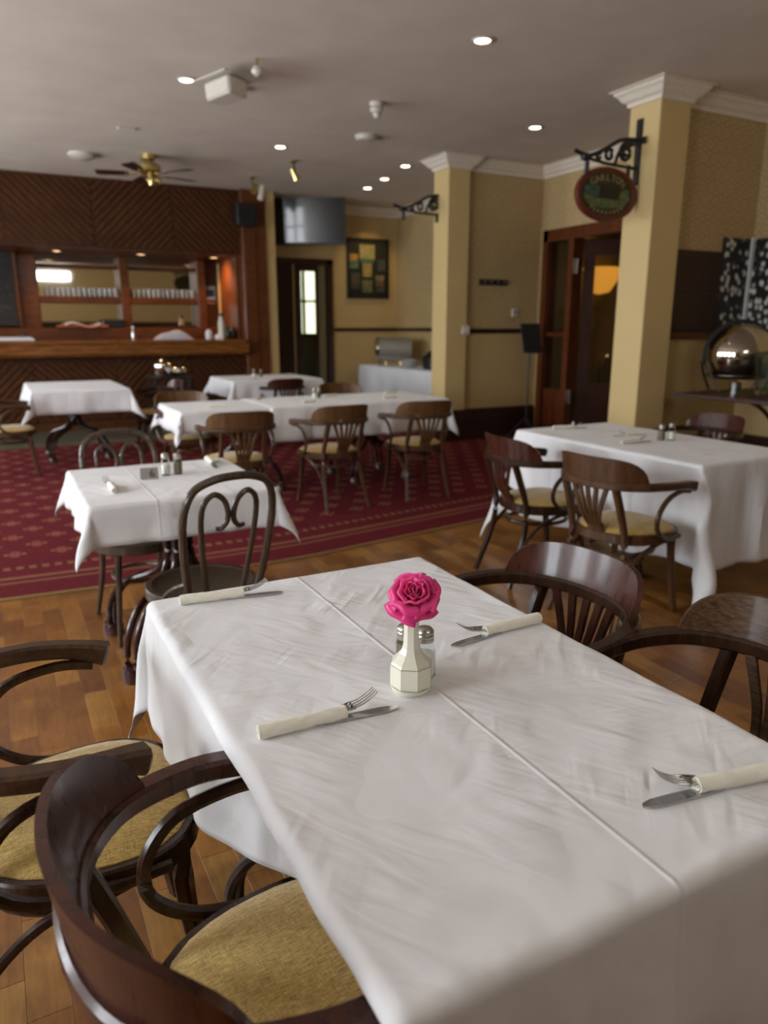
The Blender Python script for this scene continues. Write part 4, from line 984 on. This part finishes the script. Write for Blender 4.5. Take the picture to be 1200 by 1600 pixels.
    # arm loops, hoop stretcher, braces
    for s_ in (-1, 1):
        pts = spline([(s_ * .243, .150 - cut, .642), (s_ * .250, .07 - cut, .650), (s_ * .258, -.03 - cut, .625), (s_ * .258, -.090 - cut * .9, .56), (s_ * .252, -.085 - cut * .9, .49), (s_ * .242, -.02 - cut * .8, .437), (s_ * .232, .07 - cut * .5, .42), (s_ * .225, .13, .42)], 5)
        obj('arm_support', MB().sweep(pts, .0125), frame, t)
        pts = spline([(s_ * .178, -.245, .14), (s_ * .182, -.205, .25), (s_ * .19, -.12, .34), (s_ * .20, -.02, .385), (s_ * .20, .06, .40)], 5)
        obj('brace', MB().sweep(pts, .0105), frame, t)
    pts = [(.148 * cos(2 * pi * k / 28), -.015 + .172 * sin(2 * pi * k / 28), .335) for k in range(28)]
    obj('stretcher', MB().sweep(pts, .0115, (0, 0, 1), True), frame, t)
    return t

def cafe_chair(name, label):
    t = thing(name, label, 'chair')
    pts = [(.198 * cos(2 * pi * k / 40), .198 * sin(2 * pi * k / 40), .435) for k in range(40)]
    obj('seat_ring', MB().sweep(pts, (.030, .042), (0, 0, 1), True), 'cafe_wood', t)
    me = MB().lathe([(0, .438), (.10, .439), (.165, .446), (.186, .452), (.186, .43), (0, .428)], 40).mesh('seat_panel'); link('seat_panel', me, wood('worn_ply_seat', (.035, .026, .018), (.12, .085, .05), .38, (4, 40, 40)), t)
    half = [(.135, -.165, .42), (.150, -.195, .52), (.168, -.225, .66), (.172, -.250, .78), (.145, -.272, .865), (.08, -.285, .90), (0, -.288, .908)]
    full = [Vector(p) for p in half] + [Vector((-x, y, z)) for x, y, z in half[-2::-1]]
    obj('back_hoop', MB().sweep(spline(full, 6), .0145), 'cafe_wood', t)
    for s_ in (-1, 1):
        pts = [(.070, -.180, .45), (.092, -.212, .60), (.106, -.240, .74), (.100, -.258, .815), (.066, -.268, .848), (.030, -.266, .828), (.012, -.260, .785), (.014, -.254, .745), (.034, -.250, .722), (.055, -.248, .724)]
        obj('scroll', MB().sweep(spline([(s_ * x, y, z) for x, y, z in pts], 6), lambda q: .0105 - .003 * max(0, q - .7) / .3), 'cafe_wood', t)
        obj('leg', MB().sweep(spline([(s_ * .12, .13, .425), (s_ * .135, .148, .25), (s_ * .16, .19, 0)], 5), lambda q: .0165 - .005 * q), 'cafe_wood', t)
        obj('leg', MB().sweep(spline([(s_ * .135, -.160, .42), (s_ * .140, -.18, .25), (s_ * .165, -.27, 0)], 5), lambda q: .0165 - .005 * q), 'cafe_wood', t)
        obj('hip_brace', MB().sweep(spline([(s_ * .152, -.20, .53), (s_ * .178, -.17, .515), (s_ * .195, -.12, .48), (s_ * .20, -.09, .445)], 5), .009), 'cafe_wood', t)
    pts = [(.125 * cos(2 * pi * k / 28), .135 * sin(2 * pi * k / 28), .27) for k in range(28)]
    obj('stretcher', MB().sweep(pts, .010, (0, 0, 1), True), 'cafe_wood', t)
    return t

FX = radians(-90)   # facing +X
MX = radians(90)    # facing -X
A = captain_chair('armchair', 'nearest mahogany armchair with mustard seat, at the near left of the rose table', M['red_wood'], M['dark_wood'], M['red_wood'], cut=.08); A.location = (.305, .825, 0); A.rotation_euler = (0, 0, FX + radians(3))
B = captain_chair('armchair', 'dark bentwood armchair with worn arms at the far left side of the rose table', M['arm_wood'], M['dark_wood'], M['arm_wood'], cut=.085); B.location = (.065, 1.45, 0); B.rotation_euler = (0, 0, FX)
D = captain_chair('armchair', 'x', M['red_wood'], M['dark_wood'], M['dark_wood'], cut=.02, ca=.262, ch=.105); D.location = (1.085, 1.385, 0); D.rotation_euler = (0, 0, MX + radians(5)); D['label'] = ('polished mahogany armchair with rounded back on the right side of the rose table')
Ec = captain_chair('armchair', 'armchair with worn grained back at the right edge, beside the rose table', M['worn_wood'], M['dark_wood'], M['dark_wood'], ca=.27, ch=.108); Ec.location = (1.175, .865, 0); Ec.rotation_euler = (0, 0, MX)
G = captain_chair('armchair', 'brown armchair with slatted fan back at the near corner of the right table', M['brown_wood'], M['brown_wood'], M['brown_wood']); G.location = (2.70, 2.56, 0); G.rotation_euler = (0, 0, FX + radians(6))
F = captain_chair('armchair', 'reddish armchair behind the brown one at the far corner of the right table', M['red_wood'], M['dark_wood'], M['dark_wood']); F.location = (2.70, 3.20, 0); F.rotation_euler = (0, 0, FX - radians(6))
dup(D, (4.18, 3.42, 0), MX, 'dark glossy armchair on the far side of the right table, by the side table')
Lc = captain_chair('armchair', 'golden brown armchair at the left end of the near side of the long table', M['gold_wood'], M['brown_wood'], M['brown_wood']); Lc.location = (1.55, 5.30, 0); Lc.rotation_euler = (0, 0, radians(-4))
dup(Lc, (2.33, 5.36, 0), radians(5), 'golden brown armchair at the middle of the near side of the long table')
dup(Lc, (3.12, 5.36, 0), radians(-6), 'golden brown armchair at the right end of the near side of the long table')
dup(Lc, (1.50, 6.60, 0), pi, 'armchair on the far side of the long table at its left end')
dup(Lc, (3.22, 6.90, 0), pi, 'armchair on the far side of the long table at its right end')
dup(D, (3.08, 8.55, 0), 0, 'dark armchair at the near side of the small table by the back door')
dup(Lc, (.10, 7.85, 0), FX, 'armchair with mustard seat at the left edge of the picture in front of the bar')
dup(D, (1.62, 8.7, 0), MX, 'dark armchair between the bar table and the long table')
I = cafe_chair('cafe_chair', 'bentwood cafe chair with heart-shaped back scrolls in front of the numbered table'); I.location = (.625, 2.68, 0); I.rotation_euler = (0, 0, radians(12))
dup(I, (.52, 3.46, 0), pi + radians(4), 'bentwood cafe chair with round scrolls behind the numbered table')

# ---- side table with chafing dish and vase
t = thing('side_table', 'dark wooden side table with a curved bracket leg against the right wall', 'table', (5.78, 3.85, 0))
mb = MB(); mb.box((0, 0, .832), (1.15, 1.3, .035), None, .006); obj('tabletop', mb, 'dark_door', t, False)
mb = MB(); mb.sweep([(0, 0, .815), (0, 0, .05)], (.07, .07)); obj('post', mb, 'dark_wood', t, False)
for a in (0, 90, 180, 270):
    R_ = Matrix.Rotation(radians(a + 45), 3, 'Z'); obj('bracket', MB().sweep([R_ @ p for p in spline([(.03, 0, .52), (.10, 0, .66), (.22, 0, .77), (.36, 0, .812)], 5)], (.03, .035)), 'dark_wood', t, False)
    obj('foot', MB().sweep([R_ @ p for p in spline([(.03, 0, .14), (.2, 0, .09), (.36, 0, .02)], 4)], (.05, .04)), 'dark_wood', t, False)
M['soft_chrome'] = plain('darker_chrome', (.50, .45, .38), .07, 1, nz=.02)
def chafing(label, loc, r, rz=0, body='soft_chrome'):
    t = thing('chafing_dish', label, 'chafing dish', loc, rz)
    zc = r * .62 + .13
    mb = MB(); prof = [(r * sin(a), r * cos(a) * .98) for a in [radians(k) for k in range(0, 126, 6)]]; prof[0] = (0, r * .98)
    mb.lathe(prof[::-1], 40, (0, 0, zc)); obj('dome', mb, body, t)
    mb = MB(); mb.lathe([(0, -.03), (r * .84, -.03), (r * .92, 0), (r * .80, .02), (0, .02)], 36, (0, 0, zc - r * .58)); obj('pan', mb, 'steel', t)
    obj('roll_band', MB().sweep([(r * .985 * cos(a), 0, zc + r * .985 * sin(a)) for a in [radians(k) for k in range(-20, 201, 8)]], (.05, .012), (0, 1, 0)), 'black_iron', t)
    for s_ in (-1, 1):
        for q in (-1, 1): obj('leg', MB().sweep(spline([(s_ * r * .98, q * .10, zc - r * .2), (s_ * r * .85, q * .12, zc - r * .62), (s_ * r * .62, q * .15, .0)], 5), (.022, .012)), 'black_iron', t)
    mb = MB(); mb.lathe([(0, 0), (.045, 0), (.05, .07), (.04, .075), (0, .06)], 18, (0, 0, .0)); obj('burner', mb, 'steel', t)
    return t
chafing('large mirror-polished round chafing dish on the dark side table', (5.78, 4.33, .851), .285, radians(-35))
t = thing('glass_vase', 'tall grey glass vase at the right edge on the dark side table', 'vase', (5.66, 3.98, .851))
mb = MB(); mb.lathe([(0, 0), (.05, 0), (.055, .02), (.07, .15), (.10, .34), (.094, .34), (.064, .15), (.045, .03), (0, .03)], 24); obj('body', mb, 'greyglass', t)
mb = MB(); mb.lathe([(.104, .33), (.108, .345), (.10, .35), (.095, .335)], 24); obj('rim', mb, 'greyglass', t)
t = thing('chafing_dish', 'wide roll-top chafing dish with a brushed grey lid on the white buffet', 'chafing dish', (5.80, 10.70, .79), radians(-28))
RX = Matrix.Rotation(radians(90), 3, 'Y')
mb = MB(); mb.lathe([(0, -.22), (.17, -.22), (.17, .30), (0, .30)], 32, (0, 0, .27), RX); obj('roll_lid', mb, plain('brushed_grey_lid', (.30, .28, .23), .4, .3), t)
mb = MB(); mb.lathe([(0, -.30), (.12, -.295), (.172, -.26), (.176, -.22), (0, -.22)], 32, (0, 0, .27), RX); obj('end_cap', mb, 'chrome', t)
mb = MB(); mb.box((.03, 0, .12), (.54, .34, .07), None, .01); obj('pan', mb, 'steel', t)
for a in (-.2, .26):
    for q in (-.14, .14): obj('leg', MB().sweep([(a, q, .12), (a, q * 1.1, 0)], .012), 'black_iron', t)
for a in (-.1, .14): mb = MB(); mb.lathe([(0, 0), (.04, 0), (.04, .06), (0, .06)], 14, (a, 0, 0)); obj('burner', mb, 'brass', t)
# black bag and white plates on the buffet
t = thing('black_bag', 'limp black bag on the buffet right of the grey chafing dish', 'bag', (5.82, 9.45, .79))
mb = MB(); mb.lathe([(0, 0), (.15, .0), (.17, .05), (.16, .16), (.10, .22), (.05, .27), (0, .28)], 18, (0, 0, 0), None, .3, 1.0, 1.15)
mb.v = [(x + .02 * noise.noise(Vector((x * 8, y * 8, z * 8))), y + .03 * noise.noise(Vector((y * 8, z * 8, x * 8))), z) for x, y, z in mb.v]; obj('bag_body', mb, 'black_plastic', t)
mb = MB(); mb.sweep(spline([(.0, -.12, .16), (.0, -.22, .24), (0, -.2, .1)], 6), .014); obj('handle', mb, 'black_plastic', t)
t = thing('plate_stack', 'stack of white plates on the buffet between chafing dish and black bag', 'plates', (5.72, 10.0, .79))
for k in range(8): mb = MB(); mb.lathe([(0, .002), (.07, 0), (.12, .014), (.12, .018), (.07, .006), (0, .006)], 24, (0, 0, k * .014)); obj('plate', mb, 'white_paper', t)
t = thing('white_folder', 'white upright sheet leaning at the right end of the buffet', 'sheet', (5.75, 9.0, .79)); mb = MB(); mb.box((0, 0, .2), (.3, .012, .4), Matrix.Rotation(radians(10), 3, 'X')); obj('sheet', mb, 'white_paper', t, False); mb = MB(); mb.box((.0, .05, .03), (.3, .1, .05), None, .004); obj('stand', mb, 'white_plastic', t)
# steel urn trolley between the bar tables
t = thing('serving_trolley', 'small black trolley holding polished steel pots in front of the bar', 'trolley', (2.05, 9.9, 0))
mb = MB(); mb.box((0, 0, .76), (.5, .4, .03), None, .005); obj('top_shelf', mb, 'black_plastic', t, False); mb = MB(); mb.box((0, 0, .3), (.5, .4, .03), None, .005); obj('lower_shelf', mb, 'black_plastic', t, False)
for sx_ in (-1, 1):
    for sy_ in (-1, 1): mb = MB(); mb.sweep([(.22 * sx_, .17 * sy_, .78), (.22 * sx_, .17 * sy_, 0)], .014); obj('leg', mb, 'black_iron', t)
t = thing('steel_pot', 'polished steel pot with lid on the black trolley, left one', 'pot', (1.96, 9.85, .776)); mb = MB(); mb.lathe([(0, 0), (.10, 0), (.13, .06), (.12, .15), (.05, .2), (0, .2)], 20); obj('body', mb, 'chrome', t); mb = MB(); mb.lathe([(0, .195), (.02, .2), (.02, .23), (0, .235)], 12); obj('lid_knob', mb, 'black_plastic', t)
t = thing('steel_pot', 'polished steel pot on the black trolley, right one', 'pot', (2.17, 9.88, .776)); mb = MB(); mb.lathe([(0, 0), (.08, 0), (.11, .05), (.10, .10), (.04, .13), (0, .13)], 20); obj('body', mb, 'chrome', t); mb = MB(); mb.lathe([(0, .125), (.02, .13), (.02, .155), (0, .16)], 12); obj('lid_knob', mb, 'black_plastic', t)

# ================================================================ TABLEWARE
TZ = .7505
def make_napkin(name, label, group, L=.150, r0=.0125, r1=.0115):
    def fn(u, v):
        a = 2 * pi * u; y = L * v; r_ = (r0 + (r1 - r0) * v) * (1 + .03 * sin(3 * a + 20 * v))
        r_ += .0012 * noise.noise(Vector((cos(a) * 2, sin(a) * 2, v * 9)))
        # diagonal wrap step
        st_ = (v * 2.0 + u) % 1.0; r_ += .0012 * (st_)
        return Vector((r_ * cos(a) * 1.05, y, max(-r0 * .0 + .0008, (r0 + r_ * sin(a) * .92))))
    mb = MB(); mb.grid(fn, 28, 34, True)
    o = obj(name, mb, 'napkin'); tag(o, label, 'napkin', group)
    # spiral end, and paper mouth around the cutlery
    for yy, nm in ((-.0005, 'rolled_end'), (L - .0005, 'folded_mouth')):
        pts = [((.002 + r0 * .82 * k / 40) * cos(k * .45), yy + .0004 * sin(k), r0 + (.002 + r0 * .78 * k / 40) * sin(k * .45)) for k in range(41)]
        obj(nm, MB().sweep(pts, (.0016, .004), (0, 1, 0)), 'napkin', o)
    if True:
        mb = MB(); mb.lathe([(0, 0), (r1 * .9, 0)], 20, (0, L - .003, r0), Matrix.Rotation(radians(-90), 3, 'X')); obj('inner_fold', mb, 'napkin', o)
    return o
def make_fork(label, group):
    t = thing('fork', label, 'fork', group=group)
    # neck then four curved tines; y forward, z up
    prof = [(0, .007, .0035), (.02, .0085, .004), (.035, .016, .005), (.048, .021, .0065)]
    vs = []; fs = []
    sec = [(-.04, .005, .0075), (.0, .0055, .008), (.012, .007, .0095), (.022, .0105, .009), (.032, .0125, .0085), (.043, .0130, .009)]
    for y, w_, z_ in sec:
        for x in (-1, -.5, 0, .5, 1): vs.append((x * w_, y, z_ + .0022 * x * x))
    for i in range(len(sec) - 1):
        for k in range(4): a = i * 5 + k; fs.append((a, a + 1, a + 6, a + 5))
    obj('fork_head', MB().add(vs, fs), 'steel', t, True, .0018)
    for k in range(4):
        x = (-1.5 + k) * .0068
        pts = spline([(x, .040, .0095 + .0016 * (abs(x) / .01)), (x * .98, .058, .0125), (x * .95, .075, .0185), (x * .92, .088, .0260)], 4)
        obj('tine', MB().sweep(pts, lambda q: (.0030 - .0012 * q, .0024 - .0009 * q)), 'steel', t)
    return t
def make_knife(label, group):
    t = thing('knife', label, 'knife', group=group)
    out = [(-.0075, -.03), (-.0085, .0), (-.0095, .04), (-.0095, .075), (-.007, .098), (-.002, .108), (.004, .104), (.0085, .088), (.0090, .05), (.0075, .0), (.0065, -.03)]
    n_ = len(out); vs = [(x, y, z_) for z_ in (.0016, .0042) for x, y in out]
    fs = [tuple(range(n_))[::-1], tuple(range(n_, 2 * n_))] + [(k, (k + 1) % n_, n_ + (k + 1) % n_, n_ + k) for k in range(n_)]
    obj('blade', MB().add(vs, fs), 'steel', t, False)
    mb = MB(); mb.box((0, -.03, .004), (.012, .04, .005), None, .0015); obj('handle', mb, 'steel', t)
    return t
nap0 = make_napkin('rolled_napkin', 'x', 'x'); fork0 = make_fork('x', 'x'); knife0 = make_knife('x', 'x'); first = [True]
def setting(p0, p1, where, z=TZ, kang=-3, fang=5, flip=1, cut=True, sc=1.0):
    """napkin from p0 to p1 (p1 is the cutlery end)"""
    a = atan2(p1[1] - p0[1], p1[0] - p0[0]) - pi / 2; d = Vector((p1[0] - p0[0], p1[1] - p0[1], 0)).normalized(); L_ = hypot(p1[0] - p0[0], p1[1] - p0[1]); nrm = Vector((-d.y, d.x, 0))
    if first[0]: nn = nap0; nn.location = (*p0, z); nn.rotation_euler = (0, 0, a); nn['label'] = 'cream rolled paper napkin ' + where
    else: nn = dup(nap0, (*p0, z), a, 'cream rolled paper napkin ' + where)
    nn['group'] = 'rolled napkins'
    e = Vector((p0[0], p0[1], z)) + d * (.150 - .012)
    if cut:
        kl = e - nrm * .003 * flip + d * .002; fl = e + nrm * .004 * flip + Vector((0, 0, .003)) - d * .012
        if first[0]:
            kk, ff_ = knife0, fork0; kk.location = kl; ff_.location = fl; kk.rotation_euler = (0, 0, a + radians(kang)); ff_.rotation_euler = (radians(4), 0, a + radians(fang))
            kk['label'] = 'steel knife in the rolled napkin ' + where; ff_['label'] = 'steel fork in the rolled napkin ' + where; kk['group'] = 'knives'; ff_['group'] = 'forks'
        else:
            dup(knife0, kl, a + radians(kang), 'steel knife in the rolled napkin ' + where, 'knives')
            f_ = dup(fork0, fl, a + radians(fang), 'steel fork in the rolled napkin ' + where, 'forks'); f_.rotation_euler = (radians(4), 0, a + radians(fang))
    first[0] = False
setting((.318, 1.036), (.457, 1.030), 'left of the rose vase on the nearest table')
setting((.340, 1.692), (.48, 1.676), 'at the far left corner of the nearest table')
setting((1.030, 1.206), (.869, 1.200), 'right of the rose vase on the nearest table', flip=-1, kang=4, fang=-6)
setting((.975, .575), (.82, .609), 'at the right edge, nearest table', flip=-1, kang=4, fang=-7)
setting((.385, 3.04), (.385, 3.16), 'at the left of the numbered table', kang=2)
setting((.905, 3.62), (.90, 3.50), 'at the far right of the numbered table')
for (x, y, a, wh, z) in ((3.12, 3.02, 5, 'at the left of the shakers on the right table', TZ), (3.90 - .35, 3.25, 175, 'at the right of the shakers on the right table', TZ), (3.20, 3.70, -10, 'at the far end of the right table', TZ),
                         (1.55, 6.05, 0, 'at the left end of the long table', TZ), (2.10, 6.45, 60, 'at the middle far side of the left long table half', .7505), (2.35, 5.95, 20, 'beside the long hanging cloth corner on the long table', .757), (2.75, 6.42, 10, 'beside the shakers on the long table', .757), (3.15, 5.98, 15, 'near side of the long table towards its right end', .757), (3.42, 6.45, 20, 'far side of the long table at its right end', .757),
                         (2.75, 8.75, 20, 'at the near side of the table by the back door', .7805), (3.35, 9.15, 30, 'at the far side of the table by the back door', .7805)):
    a = radians(a); setting((x, y), (x + .15 * cos(a), y + .15 * sin(a)), wh, z, cut=(z == TZ and y < 5))

# shakers
def shaker(label, loc, fill, cap='cap_steel', r=.0205, h=.068, rot=0, group=None, seg=8, s=1.0):
    t = thing('salt_shaker' if fill == 'salt' else 'pepper_shaker', label, 'shaker', loc, rot, group)
    prof = [(0, .0), (r, 0), (r * 1.04, .004), (r * 1.04, h * .70), (r * .80, h * .88), (r * .72, h)]
    mb = MB(); mb.lathe(prof, seg); obj('jar', mb, 'thin_glass', t, False)
    mb = MB(); lv = .62 if fill == 'salt' else .8; mb.lathe([(0, .0065), (r * .92, .0065), (r * .92, h * lv), (0, h * (lv + .04))], seg); obj('contents', mb, fill, t, False)
    rc = r * .86
    mb = MB(); mb.lathe([(rc, h - .006), (rc, h - .001), (rc * .95, h), (rc, h + .002), (rc, h + .007), (rc * .94, h + .009), (rc, h + .011), (rc * .98, h + .015), (rc * .75, h + .020), (rc * .4, h + .0225), (0, h + .023)], 28); cp = obj('cap', mb, cap, t)
    mb = MB()
    for k in range(9):
        a = k * 2 * pi / 8; q = 0 if k == 8 else rc * .45; mb.lathe([(0, .0006), (.0011, .0006), (.0011, -.001)], 6, (q * cos(a), q * sin(a), h + .0225 - .35 * q * q / rc))
    obj('pour_holes', mb, 'black_iron', cp)
    return t
sh = shaker('clear salt shaker with perforated steel cap, right behind the cream vase', (.667, 1.100, TZ), 'salt', h=.080, r=.0205)
pp = shaker('clear pepper shaker hidden behind the left of the cream vase', (.648, 1.140, TZ), 'pepper', h=.074, r=.0200)
dup(sh, (.645, 3.33, TZ), 0, 'salt shaker beside the number card')
dup(pp, (.700, 3.335, TZ), 0, 'pepper shaker beside the number card')
dup(pp, (3.44, 3.03, TZ), 0, 'left shaker, part full of pepper, on the right table')
dup(sh, (3.50, 3.01, TZ), 0, 'right shaker, full of salt, on the right table')
dup(sh, (2.60, 6.30, .757), 0, 'salt shaker at the centre of the long table')
dup(pp, (2.66, 6.34, .757), 0, 'pepper shaker at the centre of the long table')
dup(sh, (2.92, 9.05, .7805), 0, 'salt shaker on the small table by the back door')
dup(pp, (3.02, 9.07, .7805), 0, 'pepper shaker on the small table by the back door')
# number card
t = thing('table_number', 'small grey tent card numbered 6 beside the shakers', 'number card', (.563, 3.28, TZ), radians(-4))
mb = MB(); mb.box((0, -.008, .024), (.075, .0015, .050), Matrix.Rotation(radians(-14), 3, 'X')); mb.box((0, .010, .024), (.075, .0015, .050), Matrix.Rotation(radians(14), 3, 'X')); obj('card', mb, plain('grey_card', (.27, .25, .22), .4), t, False)
o = link('numeral', text_mesh('numeral', '6', .050, .0006), 'black_plastic', t); o.location = (.010, -.0125, .024); o.rotation_euler = (radians(90 - 14), 0, 0)

# ---- vase
t = thing('bud_vase', 'cream octagonal ceramic bud vase standing at the centre of the nearest table', 'vase', (.618, 1.066, TZ), radians(10))
def octa(prof, seg=8, rot=radians(22.5)):
    mb = MB(); mb.lathe(prof, seg, (0, 0, 0), None, rot); return mb
mb = octa([(.0365, .012), (.0372, .016), (.0372, .050), (.0345, .0545), (.0270, .061), (.0200, .069), (.0160, .078), (.0141, .090), (.0134, .108), (.0134, .146), (.0100, .146), (.0100, .12), (0, .12)]); obj('body', mb, 'vase', t, False)
mb = MB(); mb.lathe([(0, 0), (.0295, 0), (.0330, .004), (.0352, .009), (.0350, .0115), (0, .0115)], 32); obj('foot', mb, 'vase', t)
mb = octa([(.0374, .0495), (.0377, .0503), (.0374, .0511)]); obj('glaze_band', mb, 'grey_line', t, False)
mb = octa([(.0368, .0120), (.0371, .0128), (.0368, .0136)]); obj('glaze_band', mb, 'grey_line', t, False)
for ch_ in t.children: ch_.scale = (1.06, 1.06, 1.09)
# ---- rose
rose = thing('rose', 'bright pink rose in full bloom standing in the cream vase', 'flower', (.618, 1.066, TZ + .132))
mb = MB(); mb.sweep(spline([(0, 0, 0), (.002, .001, .035), (.003, -.002, .050)], 4), .0026); obj('stem', mb, 'stem', rose)
head = Vector((.003, -.003, .046)); tilt = Matrix.Rotation(radians(-28), 3, 'Z') @ Matrix.Rotation(radians(42), 3, 'X')
rr_ = random.Random(12)
def petal(r0, hgt, ang, width, curl, lean, sd):
    """one cupped petal wrapped round the axis: r0 radius at mid height, hgt height, width in radians"""
    R_ = Matrix.Rotation(ang, 3, 'Z'); nu, nv = 14, 12
    def fn(u, v):
        uu = 2 * u - 1
        wid = width * (.35 + .65 * sin(min(1, v * 1.25) * pi / 2)) * (1 - .10 * max(0, v - .8) * 5)
        a = uu * wid / 2
        rad = .004 + (r0 - .004) * (sin(min(1, v * 1.4) * pi / 2) ** .8)
        rad += lean * v * v
        top = hgt * v * (1 - .16 * abs(uu) ** 2.6 * v)
        cu = max(0, v - .66) / .34; rad += curl * cu * cu; top -= curl * .95 * cu ** 3
        rad += .0018 * sin(uu * 5 + sd) * v + .0022 * noise.noise(Vector((uu * 1.6, v * 2, sd)))
        top += .0025 * noise.noise(Vector((uu * 2.2, sd, v)))
        rad *= 1 + .06 * abs(uu) ** 3
        return head + tilt @ (R_ @ Vector((rad * cos(a), rad * sin(a), top)))
    mb = MB(); mb.grid(fn, nu, nv); return obj('petal', mb, 'petal', rose, True, .0007)
spec = [(3, .0045, .040, 2.6, .0, .0), (3, .0080, .041, 2.3, .001, .001), (4, .0125, .041, 1.9, .003, .002), (5, .0185, .039, 1.65, .006, .004), (5, .0245, .035, 1.55, .010, .008)]
ph = 0
for cnt, r0, hg, wd, cl, ln_ in spec:
    for k in range(cnt): petal(r0 * rr_.uniform(.94, 1.06), hg * rr_.uniform(.94, 1.05), ph + 2 * pi * k / cnt + rr_.uniform(-.15, .15), wd, cl * rr_.uniform(.7, 1.3), ln_, rr_.uniform(0, 6))
    ph += .75
# big lower guard petals drooping to the camera side
for ang, r0, hg, wd, cl, ln_ in ((radians(-128), .024, .012, 1.5, .009, .020), (radians(-75), .024, .016, 1.6, .010, .015), (radians(-5), .026, .032, 1.7, .006, .014), (radians(40), .024, .036, 1.3, .007, .008), (radians(185), .022, .022, 1.4, .010, .013)):
    petal(r0, hg, ang, wd, cl, ln_, ang)
mb = MB(); mb.lathe([(0, -.006), (.005, -.004), (.006, .003), (.004, .008)], 12); mb.v = [tuple(head + tilt @ Vector(p)) for p in mb.v]; obj('receptacle', mb, 'stem', rose)
for k, a in enumerate((.1, 1.4, 2.6, 3.9, 5.2)):
    R_ = Matrix.Rotation(a, 3, 'Z'); pts = [head + Vector((0, 0, -.002)) + R_ @ Vector(p) for p in ((.004, 0, 0), (.014, 0, .001), (.024, 0, -.004), (.030, 0, -.014))]
    obj('sepal', MB().sweep(spline(pts, 3), lambda q: (.006 * (1 - q) + .001, .0008), (0, 0, 1)), 'sepal', rose)
